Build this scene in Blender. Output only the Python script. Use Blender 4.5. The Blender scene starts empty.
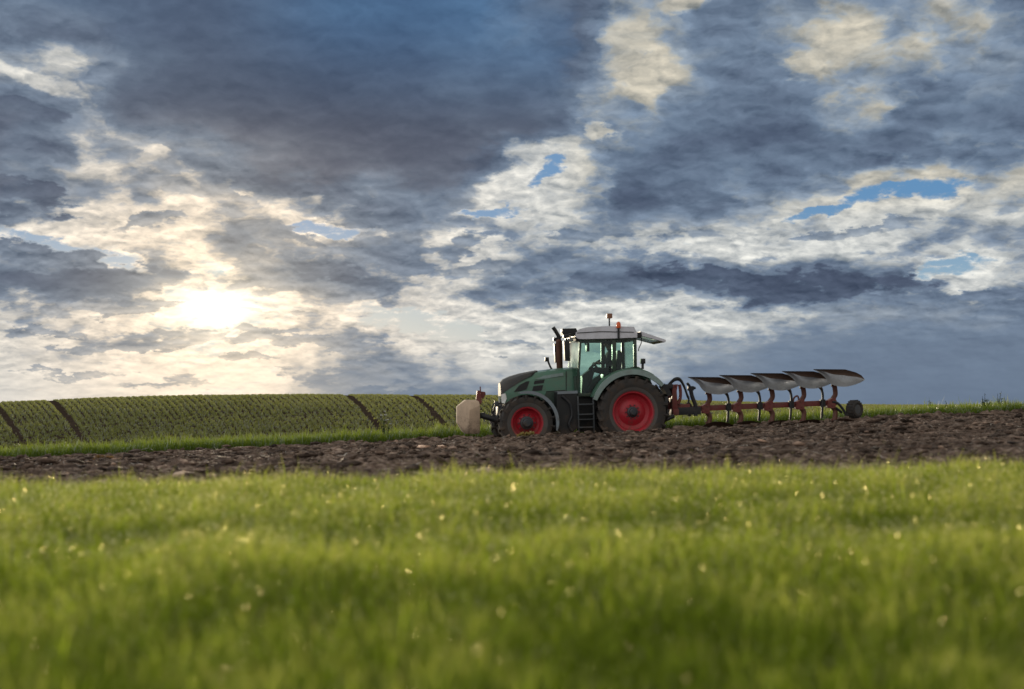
import bpy, bmesh, math, random
import numpy as np
from mathutils import Vector, Matrix, Quaternion
S = bpy.context.scene
COL = S.collection
R = math.radians
rng = np.random.default_rng(7)
random.seed(7)

# ------------------------------------------------------------------ camera
F = 1422.0                      # focal length in pixels of a 1024 px wide frame (50 mm lens)
EYE = 1.145                     # eye height above the bottom of the furrow the tractor drives in
PITCH = math.atan((405 - 344.5) / F)
cam_d = bpy.data.cameras.new("camera")
cam = bpy.data.objects.new("camera", cam_d)
COL.objects.link(cam)
cam.location = (0, 0, EYE)
cam.rotation_euler = (math.pi / 2 + PITCH, 0, 0)
cam_d.sensor_width = 36
cam_d.lens = 36 * F / 1024
cam_d.clip_start = 0.1
cam_d.clip_end = 6000
cam_d.dof.use_dof = True
cam_d.dof.focus_distance = 54.0
cam_d.dof.aperture_fstop = 1.12
cam_d.dof.aperture_blades = 0
S.camera = cam


def ray(px, py):
    """world direction seen at a point of the photograph, scaled to 1 m of depth along +Y"""
    u, v = (px - 512) / F, (344.5 - py) / F
    c, s = math.cos(PITCH), math.sin(PITCH)
    d = Vector((u, c - v * s, s + v * c))
    return d / d.y


SUN = ray(216, 309).normalized()
SUN_EL = math.asin(SUN.z)
SUN_AZ = math.atan2(SUN.x, SUN.y)

# ------------------------------------------------------------------ exposure
S.view_settings.view_transform = 'Standard'
S.view_settings.look = 'None'
S.view_settings.exposure = 0.0
S.view_settings.gamma = 1.0
S.view_settings.use_curve_mapping = False
S.cycles.use_denoising = True
S.cycles.denoiser = 'OPENIMAGEDENOISE'
S.cycles.max_bounces = 8
S.cycles.transparent_max_bounces = 8
S.cycles.caustics_reflective = False
S.cycles.caustics_refractive = False
S.cycles.sample_clamp_indirect = 4.0


def lin(r, g, b):
    f = lambda c: (c / 12.92 if c <= 0.04045 else ((c + 0.055) / 1.055) ** 2.4)
    return (f(r / 255), f(g / 255), f(b / 255), 1.0)


class NT:
    """short hand for node trees"""

    def __init__(self, tree):
        self.t = tree
        tree.nodes.clear()

    def n(self, typ, **kw):
        nd = self.t.nodes.new(typ)
        for k, v in kw.items():
            setattr(nd, k, v)
        return nd

    def put(self, sock, v):
        if hasattr(v, 'is_output'):
            self.t.links.new(v, sock)
        elif v is not None:
            sock.default_value = v

    def m(self, op, a, b=None, c=None, clamp=False):
        nd = self.n('ShaderNodeMath', operation=op, use_clamp=clamp)
        for i, v in enumerate((a, b, c)):
            if v is not None:
                self.put(nd.inputs[i], v)
        return nd.outputs[0]

    def v(self, op, a, b=None, scale=None):
        nd = self.n('ShaderNodeVectorMath', operation=op)
        self.put(nd.inputs[0], a)
        if b is not None:
            self.put(nd.inputs[1], b)
        if scale is not None:
            self.put(nd.inputs[3], scale)
        return nd.outputs['Value'] if op in ('DOT_PRODUCT', 'LENGTH') else nd.outputs[0]

    def mr(self, x, a, b, c=0.0, d=1.0, smooth=True):
        nd = self.n('ShaderNodeMapRange', interpolation_type='SMOOTHSTEP' if smooth else 'LINEAR')
        for i, v in enumerate((x, a, b, c, d)):
            self.put(nd.inputs[i], v)
        return nd.outputs[0]

    def mix(self, f, a, b, blend='MIX', clamp=True):
        nd = self.n('ShaderNodeMix', data_type='RGBA', blend_type=blend, clamp_factor=clamp)
        self.put(nd.inputs[0], f)
        self.put(nd.inputs[6], a)
        self.put(nd.inputs[7], b)
        return nd.outputs[2]

    def fmix(self, f, a, b):
        nd = self.n('ShaderNodeMix', data_type='FLOAT')
        self.put(nd.inputs[0], f)
        self.put(nd.inputs[2], a)
        self.put(nd.inputs[3], b)
        return nd.outputs[0]

    def noise(self, vec, scale, detail=4.0, rough=0.5, dist=0.0, color=False, dims='3D', lac=2.0):
        nd = self.n('ShaderNodeTexNoise', noise_dimensions=dims)
        if vec is not None:
            self.put(nd.inputs['Vector'], vec)
        nd.inputs['Scale'].default_value = scale
        nd.inputs['Detail'].default_value = detail
        nd.inputs['Roughness'].default_value = rough
        nd.inputs['Distortion'].default_value = dist
        nd.inputs['Lacunarity'].default_value = lac
        return nd.outputs[1 if color else 0]

    def ramp(self, f, stops, interp='LINEAR'):
        nd = self.n('ShaderNodeValToRGB')
        cr = nd.color_ramp
        cr.interpolation = interp
        while len(cr.elements) > 1:
            cr.elements.remove(cr.elements[-1])
        for i, (p, c) in enumerate(stops):
            if not isinstance(c, (tuple, list)):
                c = (c, c, c, 1)
            if i == 0:
                e = cr.elements[0]
                e.position = p
            else:
                e = cr.elements.new(p)
            e.color = c
        self.put(nd.inputs[0], f)
        return nd.outputs[0]

    def sep(self, vec):
        nd = self.n('ShaderNodeSeparateXYZ')
        self.put(nd.inputs[0], vec)
        return nd.outputs

    def comb(self, x, y, z):
        nd = self.n('ShaderNodeCombineXYZ')
        for i, q in enumerate((x, y, z)):
            self.put(nd.inputs[i], q)
        return nd.outputs[0]


# ------------------------------------------------------------------ sky: clear Nishita sky with a broken cloud deck
world = bpy.data.worlds.new("World")
S.world = world
world.use_nodes = True


def build_sky():
    t = NT(world.node_tree)
    d = t.v('NORMALIZE', t.n('ShaderNodeTexCoord').outputs['Generated'])
    x, y, z = t.sep(d)
    az = t.m('MULTIPLY', t.m('ARCTAN2', x, y), 180 / math.pi)
    el = t.m('MULTIPLY', t.m('ARCSINE', z), 180 / math.pi)
    # the cloud deck as a flat layer overhead: cells shrink towards the horizon
    inv = t.m('DIVIDE', 1.0, t.m('ADD', t.m('MAXIMUM', z, -.02), 0.32))
    P = t.comb(t.m('MULTIPLY', x, inv), t.m('MULTIPLY', y, inv), 0.0)
    # wander of the cloud banks
    w1 = t.v('SUBTRACT', t.noise(P, 3.6, 3, .55, color=True), (.5, .5, .5))
    w2 = t.v('SUBTRACT', t.noise(P, 15.0, 5, .62, color=True), (.5, .5, .5))
    wx1, wy1, _ = t.sep(w1)
    wx2, wy2, _ = t.sep(w2)
    azw = t.m('ADD', az, t.m('ADD', t.m('MULTIPLY', wx1, 4.2), t.m('MULTIPLY', wx2, 2.6)))
    elw = t.m('ADD', el, t.m('ADD', t.m('MULTIPLY', wy1, 1.9), t.m('MULTIPLY', wy2, 1.5)))
    A0, A1 = -24.0, 24.0
    f = t.mr(azw, A0, A1, smooth=False)
    acc = None
    prev = None
    for yy, cells in SKY_ROWS:
        e = math.degrees(math.atan(ray(512, yy).z))
        stops = []
        for px, v in cells:
            a = math.degrees(math.atan((px - 512) / F))
            stops.append(((a - A0) / (A1 - A0), v))
        c = t.ramp(f, stops, 'EASE')
        if acc is None:
            acc = c
        else:
            acc = t.mix(t.mr(elw, prev, e), acc, c)
        prev = e
    lay = t.sep(acc)[0]
    gap = 0.0

    def ellipse(cx, cy, rx, ry, rot):
        r0 = ray(cx, cy)
        k = 180 / math.pi / F
        qa = t.m('SUBTRACT', azw, math.degrees(math.atan(r0.x)))
        qe = t.m('SUBTRACT', elw, math.degrees(math.atan2(r0.z, math.hypot(r0.x, 1))))
        c, s_ = math.cos(R(rot)), math.sin(R(rot))
        ex = t.m('MULTIPLY_ADD', qa, c / (rx * k), t.m('MULTIPLY', qe, s_ / (rx * k)))
        ey = t.m('MULTIPLY_ADD', qa, -s_ / (ry * k), t.m('MULTIPLY', qe, c / (ry * k)))
        return t.m('MULTIPLY_ADD', ex, ex, t.m('MULTIPLY', ey, ey)), ey
    for cx, cy, rx, ry, rot, val in SKY_BANKS:
        w = t.mr(ellipse(cx, cy, rx, ry, rot)[0], 1.9, .0)
        if val == GAP:
            gap = t.m('MAXIMUM', gap, w)
        else:
            lay = t.m('MULTIPLY_ADD', w, val, lay)
    lay = t.m('ADD', t.m('SUBTRACT', lay, t.m('MULTIPLY', gap, .26)), t.m('MULTIPLY', t.mr(el, 12.0, 8.0), t.mr(az, 12.0, 2.0, .02, .075)))
    # beyond the part of the sky the photograph shows: plain broken cloud
    out = t.m('MAXIMUM', t.mr(t.m('ABSOLUTE', az), 21, 30), t.mr(el, 17, 26))
    lay = t.fmix(out, lay, t.m('ADD', .34, t.m('MULTIPLY', t.m('SUBTRACT', t.noise(P, 1.6, 2), .5), .8)))
    # fine structure: soft heaps with smaller heaps on them
    Pw = t.v('ADD', P, t.v('SCALE', w2, scale=.05))

    def heaps(vec, det):
        base = t.noise(vec, 8.5, det, .60)
        vo = t.n('ShaderNodeTexVoronoi', feature='SMOOTH_F1', voronoi_dimensions='2D')
        t.put(vo.inputs['Vector'], vec)
        vo.inputs['Scale'].default_value = 17.0
        vo.inputs['Detail'].default_value = 3.0
        vo.inputs['Roughness'].default_value = .55
        vo.inputs['Smoothness'].default_value = .45
        return t.m('ADD', t.m('MULTIPLY', t.m('SUBTRACT', base, .5), .95), t.m('MULTIPLY', t.m('SUBTRACT', .42, vo.outputs['Distance']), .34))
    n1 = heaps(Pw, 9)
    toSun = (math.sin(SUN_AZ) * .016, math.cos(SUN_AZ) * .016, 0)
    n2 = heaps(t.v('ADD', Pw, toSun), 5)
    n3 = t.noise(Pw, 42.0, 6, .62)
    low = t.mr(el, .4, 3.4, .28, 1.0)
    rightlow = t.fmix(t.m('MULTIPLY', t.mr(az, 4, 11), t.mr(el, 4.6, 2.2)), 1.0, .30)
    soft = t.m('MULTIPLY', low, rightlow)
    upright0 = t.m('MULTIPLY', t.mr(az, 1.0, 5.0), t.mr(el, 6.5, 9.5))
    nf = t.m('ADD', n1, t.m('MULTIPLY', t.m('SUBTRACT', n3, .5), .17))
    # back deck: mackerel flecks, blue between them where there is a gap
    nb = t.m('ADD', t.m('MULTIPLY', t.m('SUBTRACT', t.noise(t.v('ADD', Pw, (3.1, 1.7, 0)), 17.0, 8, .66), .5), .9), t.m('MULTIPLY', t.m('SUBTRACT', n3, .5), .25))
    nt = t.m('SUBTRACT', t.noise(t.v('ADD', Pw, (5.3, .4, 0)), 7.0, 5, .5), .5)
    back = t.m('ADD', t.m('ADD', .275, t.m('MULTIPLY', nt, .22)), t.m('MULTIPLY', t.m('MULTIPLY', nb, t.fmix(upright0, .50, .22)), low))
    back = t.m('SMOOTH_MAX', back, .18, .08)
    # front deck: the thicker the cloud bank, the more of the sky it covers
    tau = t.m('MULTIPLY', t.m('ADD', t.m('MULTIPLY', nf, t.m('MULTIPLY', soft, .80)), t.m('MULTIPLY', t.m('SUBTRACT', lay, t.mr(az, 1.0, 7.0, .345, .330)), 1.15)), 1.0)
    cover = t.mr(tau, t.fmix(upright0, -.12, -.30), t.fmix(upright0, .15, .24))
    tone0 = t.m('ADD', t.m('MULTIPLY', nt, t.m('MULTIPLY', soft, t.mr(lay, .68, .95, .75, .26))), t.m('MULTIPLY', t.m('MINIMUM', t.m('MAXIMUM', tau, -.1), .16), .75))
    thick = t.m('ADD', t.m('ADD', t.m('ADD', tone0, t.m('MULTIPLY', nf, t.m('MULTIPLY', soft, .10))), .40), t.m('MULTIPLY', t.m('MAXIMUM', t.m('SUBTRACT', lay, .42), 0), .42))
    D = t.fmix(cover, back, thick)
    blueA = t.m('MULTIPLY', t.mr(t.m('ADD', gap, t.m('MULTIPLY', nb, 3.0)), .30, 1.0), t.m('SUBTRACT', 1.0, cover))
    amp = t.m('MULTIPLY', soft, t.mr(lay, .55, 1.0, 1.0, .40))
    # heaped banks with a firm outline
    heap = 0.0
    for cx, cy, rx, ry, rot, val in SKY_HEAPS:
        r2, ey = ellipse(cx, cy, rx, ry, rot)
        edge = t.m('ADD', r2, t.m('MULTIPLY', nf, -2.4))
        w = t.mr(edge, 1.20, .70)
        tone = t.m('ADD', t.m('MULTIPLY_ADD', ey, .05, val), t.m('ADD', t.m('MULTIPLY', nt, .35), t.m('MULTIPLY', n1, .06)))
        D = t.fmix(w, D, tone)
        heap = t.m('MAXIMUM', heap, w)
    rim = t.m('MULTIPLY', t.m('SUBTRACT', n1, n2), amp)
    th = t.m('MULTIPLY', t.m('ARCCOSINE', t.v('DOT_PRODUCT', d, tuple(SUN))), 180 / math.pi)
    g = lambda s: t.m('POWER', math.e, t.m('MULTIPLY', t.m('POWER', t.m('DIVIDE', th, s), 2.0), -1.0))
    thf = t.m('SQRT', t.m('ADD', t.m('POWER', t.m('SUBTRACT', az, math.degrees(SUN_AZ)), 2.0), t.m('POWER', t.m('MULTIPLY', t.m('SUBTRACT', el, math.degrees(SUN_EL)), 1.75), 2.0)))
    gf = lambda s: t.m('POWER', math.e, t.m('MULTIPLY', t.m('POWER', t.m('DIVIDE', thf, s), 2.0), -1.0))
    near = t.m('ADD', t.m('MULTIPLY', gf(.85), 1.6), t.m('MULTIPLY', gf(2.1), .36))
    mid, wide = g(4.2), g(8.5)
    Dn = t.m('SUBTRACT', D, t.m('MULTIPLY', mid, .10))
    cloud = t.ramp(Dn, [(0.0, lin(120, 170, 215)), (.10, lin(168, 200, 222)), (.21, lin(240, 241, 236)), (.31, lin(203, 207, 207)),
                        (.44, lin(158, 169, 181)), (.58, lin(121, 138, 160)), (.76, lin(87, 100, 122)), (1.0, lin(65, 75, 97))], 'LINEAR')
    cloud = t.mix(1.0, cloud, t.mix(wide, (1.0, 1.0, 1.0, 1), (1.24, 1.0, .79, 1)), 'MULTIPLY')
    cloud = t.v('SCALE', cloud, scale=t.fmix(t.mr(th, 4.0, 15.0), 1.0, .86))
    # thin sunlit flanks of the heaps
    cloud = t.v('MULTIPLY', cloud, t.comb(*[t.m('ADD', 1.0, t.m('MULTIPLY', rim, k)) for k in (1.8, 1.65, 1.45)]))
    # thick cloud high up leans to blue
    blue = t.m('MULTIPLY', t.m('MULTIPLY', t.mr(el, 11.0, 16), t.mr(lay, .70, .92)), t.m('MULTIPLY', t.mr(az, -13, -6, .25, 1.0), t.mr(az, 8, 2)))
    cloud = t.mix(t.m('MULTIPLY', blue, .58), cloud, t.v('MULTIPLY', cloud, (.62, 1.28, 1.75)))
    low_thick = t.m('MULTIPLY', t.m('MULTIPLY', t.mr(el, 12.5, 10.0), t.mr(el, 6, 8.5)), t.m('MULTIPLY', t.mr(lay, .72, .92), t.mr(az, 4, 0)))
    cloud = t.mix(t.m('MULTIPLY', low_thick, .55), cloud, t.v('MULTIPLY', cloud, (1.22, 1.02, .90)))
    upright = t.m('MULTIPLY', t.mr(az, 1.0, 5.0), t.mr(el, 6.5, 9.5))
    cloud = t.mix(upright, cloud, t.v('MULTIPLY', cloud, t.mix(t.mr(D, .5, .25), (.97, 1.0, 1.02, 1), (.88, .81, .70, 1))))
    nish = t.n('ShaderNodeTexSky', sky_type='NISHITA', sun_disc=False, sun_elevation=SUN_EL, sun_rotation=SUN_AZ,
               altitude=100, air_density=1.0, dust_density=.6, ozone_density=3.0).outputs[0]
    clear = t.v('MULTIPLY', nish, (.10, .10, .10))
    clear = t.mix(.75, clear, t.mix(t.mr(el, 2.5, 8.5), lin(168, 196, 214), lin(92, 146, 198)))
    col = t.mix(t.m('MULTIPLY', blueA, t.m('SUBTRACT', 1.0, heap)), cloud, clear)
    # unseen sky behind the camera, brightened as added fill for the tractor's near side
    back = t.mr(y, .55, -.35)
    col = t.mix(back, col, t.v('SCALE', t.v('MULTIPLY', cloud, BACKSKY_FILL), scale=t.mr(x, .3, -.9, .85, 1.5)))
    sunc = t.v('SCALE', (1.0, .93, .74), scale=t.m('MULTIPLY', near, t.mr(D, .85, .30, .30, 1.0)))
    haze = t.v('SCALE', (1.0, .80, .50), scale=t.m('MULTIPLY', mid, .17))
    col = t.v('ADD', col, t.v('ADD', sunc, haze))
    # below the horizon
    col = t.mix(t.mr(el, 0, -2), col, (.10, .09, .07, 1))
    bg = t.n('ShaderNodeBackground')
    t.put(bg.inputs[0], col)
    bg.inputs[1].default_value = 1.0
    o = t.n('ShaderNodeOutputWorld')
    t.t.links.new(bg.outputs[0], o.inputs[0])


GAP = None
BACKSKY_FILL = (1.24, 1.20, 1.20)  # gain on the out-of-view back sky, added to light the tractor
# how thick the cloud is: rows from the horizon up, (pixel column of the photograph, thickness); 0 clear, .25 thin and bright, 1 dark
SKY_ROWS = [
    (405, [(0, .18), (128, .16), (200, .14), (256, .18), (300, .34), (384, .48), (448, .48), (512, .45), (576, .40), (640, .44), (704, .50), (768, .56), (832, .60), (896, .64), (1024, .64)]),
    (360, [(0, .22), (64, .22), (128, .24), (192, .16), (256, .20), (320, .36), (384, .48), (448, .36), (512, .27), (576, .27), (640, .33), (704, .42), (768, .52), (832, .56), (896, .60), (1024, .62)]),
    (325, [(0, .32), (64, .42), (128, .32), (192, .20), (256, .22), (320, .36), (360, .40), (400, .18), (448, .14), (512, .2), (576, .20), (640, .26), (704, .36), (768, .46), (832, .56), (896, .58), (960, .58), (1024, .58)]),
    (285, [(0, .74), (64, .76), (128, .70), (165, .55), (190, .30), (215, .30), (256, .48), (320, .60), (384, .58), (420, .38), (448, .36), (500, .56), (576, .58), (640, .64), (704, .68), (768, .68), (832, .68), (900, .60), (930, .46), (960, .34), (1024, .48)]),
    (245, [(0, .42), (30, .25), (64, .14), (110, .20), (128, .32), (192, .28), (256, .58), (300, .42), (330, .48), (384, .58), (420, .46), (448, .32), (512, .42), (576, .46), (640, .42), (704, .38), (768, .42), (832, .42), (896, .46), (960, .44), (1024, .48)]),
    (205, [(0, .76), (35, .62), (64, .48), (128, .42), (192, .40), (256, .48), (300, .40), (330, .50), (384, .64), (448, .68), (490, .48), (520, .26), (560, .26), (595, .40), (640, .62), (704, .62), (760, .46), (820, .38), (860, .22), (930, .18), (960, .36), (1024, .46)]),
    (160, [(0, .78), (64, .60), (100, .55), (128, .56), (192, .68), (256, .80), (320, .86), (384, .86), (448, .84), (480, .70), (512, .36), (560, .32), (600, .48), (640, .64), (704, .68), (768, .70), (832, .68), (896, .66), (960, .60), (1024, .56)]),
    (120, [(0, .84), (40, .76), (70, .66), (110, .66), (140, .78), (192, .90), (256, .98), (320, 1.0), (384, 1.0), (448, 1.0), (520, .92), (560, .78), (595, .48), (640, .56), (690, .68), (768, .66), (832, .60), (880, .48), (920, .60), (960, .70), (1024, .74)]),
    (80, [(0, .52), (64, .52), (110, .64), (135, .84), (192, .98), (256, 1.02), (384, 1.04), (500, .98), (560, .82), (590, .66), (625, .44), (655, .36), (680, .56), (720, .68), (775, .52), (800, .40), (840, .50), (890, .58), (960, .62), (1024, .70)]),
    (40, [(0, .74), (64, .76), (128, .90), (192, .98), (256, 1.02), (384, 1.04), (440, 1.0), (500, .86), (560, .74), (610, .52), (640, .44), (690, .60), (740, .66), (790, .44), (840, .38), (880, .58), (920, .52), (970, .56), (1024, .66)]),
    (0, [(0, .92), (64, .94), (128, .98), (256, 1.0), (384, 1.02), (440, .98), (500, .84), (560, .72), (610, .60), (650, .58), (700, .46), (740, .62), (790, .72), (850, .66), (900, .50), (960, .54), (1024, .62)]),
]
# distinct banks and gaps: centre, half axes in photo pixels, tilt, change of thickness
SKY_BANKS = [
    (50, 243, 105, 10, -18, GAP), (900, 193, 75, 11, 4, GAP), (815, 206, 45, 6, 8, GAP), (425, 322, 70, 12, -8, GAP), (490, 213, 50, 6, 5, GAP), (548, 170, 19, 9, 30, GAP), (950, 266, 34, 6, 0, GAP), (330, 228, 45, 6, 0, GAP),
    (638, 64, 19, 48, 20, -.13), (612, 30, 20, 14, 0, -.08), (815, 50, 36, 11, 22, -.15), (785, 64, 16, 7, 0, -.08), (865, 116, 50, 14, 15, -.12), (599, 137, 11, 9, 0, -.30), (705, 6, 30, 12, 10, -.18),
    (940, 45, 80, 34, 10, -.10), (545, 178, 55, 30, 25, -.14), (40, 76, 50, 9, -12, -.16), (85, 100, 40, 7, -20, -.10),
    (330, 105, 210, 60, -8, .10), (130, 140, 70, 7, -35, -.10), (190, 205, 110, 9, 8, -.10),
    (200, 340, 120, 8, 0, .16), (60, 355, 90, 5, 0, .10), (165, 385, 45, 4, 0, .22), (215, 284, 130, 9, 2, .16), (215, 340, 90, 6, 0, .12),
    (760, 241, 180, 11, 0, -.17), (620, 319, 170, 12, 0, -.14), (780, 326, 120, 7, 0, -.06), (720, 150, 130, 50, 0, .07), (800, 85, 60, 12, 10, .10), (930, 120, 90, 30, 0, .10), (560, 60, 30, 50, 10, .08),
]
SKY_HEAPS = [
    (810, 286, 118, 23, 0, .82), (690, 279, 80, 17, 0, .80), (590, 287, 75, 10, 0, .66), (70, 283, 115, 20, 2, .70), (20, 250, 70, 16, -8, .66), (300, 292, 95, 12, -4, .56),
    (20, 112, 46, 15, -10, .72), (18, 188, 62, 12, -18, .74), (305, 240, 46, 11, -38, .58), (440, 245, 70, 13, 5, .60), (585, 232, 55, 9, 4, .54), (380, 262, 60, 12, -10, .60),
    (240, 318, 70, 5, 0, .46), (140, 345, 110, 5, 2, .50), (320, 345, 110, 9, -4, .52), (370, 374, 90, 11, 0, .50), (40, 330, 60, 5, 0, .5), (960, 300, 80, 14, -5, .60), (850, 228, 90, 6, 6, .48), (150, 222, 50, 7, 10, .50), (230, 200, 40, 7, -10, .48), (110, 310, 90, 6, 0, .50), (255, 362, 60, 4, 0, .46), (80, 372, 70, 4, 0, .44), (510, 345, 50, 6, -6, .46), (470, 268, 45, 8, 0, .52),
]
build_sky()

sun_d = bpy.data.lights.new("sun", 'SUN')
sun = bpy.data.objects.new("sun", sun_d)
COL.objects.link(sun)
sun_d.energy = 2.8
sun_d.angle = R(0.53)
sun_d.color = (1.0, .84, .60)
sun.rotation_euler = SUN.to_track_quat('Z', 'Y').to_euler()
sun.location = (0, 0, 60)
# ------------------------------------------------------------------ small tools
def tag(o, label=None, cat=None, group=None, kind=None):
    for k, v in (('label', label), ('category', cat), ('group', group), ('kind', kind)):
        if v:
            o[k] = v
    return o


def np_mesh(name, V, faces, mat, attrs=None, smooth=False):
    """one mesh object from numpy arrays; faces = list of (n, k) index arrays"""
    me = bpy.data.meshes.new(name)
    V = np.asarray(V, dtype=np.float32)
    me.vertices.add(len(V))
    me.vertices.foreach_set('co', V.ravel())
    loops = np.concatenate([f.ravel() for f in faces]).astype(np.int32)
    counts = np.concatenate([np.full(len(f), f.shape[1]) for f in faces])
    starts = np.concatenate([[0], np.cumsum(counts)[:-1]]).astype(np.int32)
    me.loops.add(len(loops))
    me.loops.foreach_set('vertex_index', loops)
    me.polygons.add(len(counts))
    me.polygons.foreach_set('loop_start', starts)
    if smooth:
        me.polygons.foreach_set('use_smooth', np.ones(len(counts), dtype=bool))
    me.update(calc_edges=True)
    for k, a in (attrs or {}).items():
        at = me.attributes.new(k, 'FLOAT', 'POINT')
        at.data.foreach_set('value', np.asarray(a, dtype=np.float32))
    me.materials.append(mat)
    o = bpy.data.objects.new(name, me)
    COL.objects.link(o)
    return o


_perm = np.random.default_rng(3).integers(0, 2 ** 31, size=(512, 512))


def perlin(x, y, seed=0):
    xi, yi = np.floor(x).astype(int), np.floor(y).astype(int)
    xf, yf = x - xi, y - yi
    u, v = xf * xf * xf * (xf * (xf * 6 - 15) + 10), yf * yf * yf * (yf * (yf * 6 - 15) + 10)

    def g(ix, iy, dx, dy):
        a = _perm[(ix + seed * 37) % 512, (iy + seed * 91) % 512] / 2 ** 31 * 2 * np.pi
        return np.cos(a) * dx + np.sin(a) * dy
    n00, n10 = g(xi, yi, xf, yf), g(xi + 1, yi, xf - 1, yf)
    n01, n11 = g(xi, yi + 1, xf, yf - 1), g(xi + 1, yi + 1, xf - 1, yf - 1)
    return (n00 * (1 - u) + n10 * u) * (1 - v) + (n01 * (1 - u) + n11 * u) * v


def fbm(x, y, oct=4, seed=0, gain=.5):
    r, a = 0, 1
    for i in range(oct):
        r = r + a * perlin(x * 2 ** i + 13.7 * i, y * 2 ** i + 7.1 * i, seed + i)
        a *= gain
    return r


def sstep(a, b, x):
    t = np.clip((x - a) / (b - a), 0, 1)
    return t * t * (3 - 2 * t)


def material(name):
    m = bpy.data.materials.new(name)
    m.use_nodes = True
    return m, NT(m.node_tree)


def principled(t, base, rough=.5, metal=0.0, spec=.5, normal=None, coat=0.0, **kw):
    p = t.n('ShaderNodeBsdfPrincipled')
    t.put(p.inputs['Base Color'], base)
    t.put(p.inputs['Roughness'], rough)
    t.put(p.inputs['Metallic'], metal)
    t.put(p.inputs['Specular IOR Level'], spec)
    t.put(p.inputs['Coat Weight'], coat)
    if normal is not None:
        t.put(p.inputs['Normal'], normal)
    for k, v in kw.items():
        t.put(p.inputs[k], v)
    return p.outputs[0]


def out(t, sh):
    o = t.n('ShaderNodeOutputMaterial')
    t.t.links.new(sh, o.inputs[0])


def bump(t, h, strength=.3, dist=.02):
    b = t.n('ShaderNodeBump')
    b.inputs['Strength'].default_value = strength
    b.inputs['Distance'].default_value = dist
    t.put(b.inputs['Height'], h)
    return b.outputs[0]


# ------------------------------------------------------------------ the lie of the land
LANE = .12                                  # the tractor's lane swings this much away from the camera per metre to the right
NEAR = 14.0                                 # far edge of the young wheat


def lane_y(X):
    return 37.0 + LANE * X


def edge_y(X):
    return 38.55 + LANE * X                 # ploughed soil ends, verge begins


CREST_PX = np.array([-900, 0, 100, 200, 300, 450, 560, 700, 850, 1024, 1900], float)
CREST_Y = np.array([407, 400.5, 396, 393.6, 392.6, 393.6, 394.6, 399.4, 403.4, 405.2, 408], float)
YC = 75.0


def land(X, Y):
    """smooth ground height"""
    X, Y = np.broadcast_arrays(np.asarray(X, float), np.asarray(Y, float))
    Xc = 40 * np.tanh(X / 40)
    yb = edge_y(Xc)
    k = np.clip((Y - NEAR) / (yb - NEAR), 0, 1)
    z = .217 + .093 * k + Xc * (.0215 + .0257 * k)
    z = np.where(Y < NEAR, .217 + .0215 * Xc * np.clip(Y / NEAR, .2, 1) - .03 * (1 - np.clip(Y / NEAR, 0, 1)), z)
    ys = yb + 2.2
    px = 512 + F * X / np.maximum(Y, 10)
    zc = EYE - (np.interp(px, CREST_PX, CREST_Y) - 405) / F * YC - .13
    q = np.clip((Y - ys) / (YC - ys), 0, 1)
    zs = .31 + .0472 * Xc
    hill = zs + (zc - zs) * (1 - (1 - q) ** 1.7)
    z = np.where(Y > ys, hill, z)
    beyond = np.clip(Y - YC, 0, None)
    z = np.where(Y > YC, zc - 8.0 * (1 - np.exp(-beyond / 130)) - .0012 * beyond, z)
    return z


def trench(X, Y):
    """the open furrow the tractor drives in, as a drop below the land"""
    d = Y - lane_y(X)
    w = sstep(-1.75, -1.35, d) * (1 - sstep(1.15, 1.5, d))
    deep = .36 + .019 * X
    return w * deep * (.35 + .65 * sstep(-2.6, -1.4, X))


def soil_z(X, Y):
    s = X + LANE * Y
    q = Y - LANE * X
    wob = .10 * perlin(s / 3.1, q / 3.1, 5)
    ridge = np.abs(np.sin(np.pi * (q + wob) / .46)) ** .8
    m = .6 + .8 * fbm(s / 1.3, q / .9, 2, 9)
    c1 = 1 - np.abs(fbm(s / .62, q / .27, 4, 11, .6)) * 2.0
    c2 = 1 - np.abs(fbm(s / .26, q / .13, 3, 21)) * 2.0
    c3 = fbm(s / .10, q / .07, 2, 31)
    h = .115 * ridge * m + .095 * (c1 - .6) + .065 * (c2 - .6) + .035 * c3 + .05 * fbm(s / 2.6, q / 1.4, 2, 41)
    near = sstep(NEAR - 1.0, NEAR + .5, Y)
    far = 1 - sstep(0, .5, Y - edge_y(X))
    return land(X, Y) - trench(X, Y) + (h - .04) * near * (.15 + .85 * far) - .12 * (1 - far) - .12 * (1 - near)


# ------------------------------------------------------------------ materials of the land
M = {}


def mat_ground():
    m, t = material('ground_earth')
    P = t.n('ShaderNodeNewGeometry').outputs['Position']
    n = t.noise(P, 3.0, 6, .6)
    n2 = t.noise(P, .25, 3, .5)
    c = t.ramp(n, [(.3, (.022, .016, .012, 1)), (.6, (.060, .044, .034, 1)), (.8, (.10, .075, .058, 1))])
    g = t.ramp(n, [(.3, (.020, .030, .008, 1)), (.7, (.055, .075, .018, 1))])
    y = t.sep(P)[1]
    wheat = t.mr(y, 14.4, 13.8)
    far = t.mr(y, 78, 110)
    c = t.mix(t.m('MAXIMUM', wheat, far), c, t.mix(t.m('MULTIPLY', n2, .5), g, (.05, .07, .02, 1)))
    out(t, principled(t, c, 1.0, spec=.0, normal=bump(t, n, .25, .03)))
    return m


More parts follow.
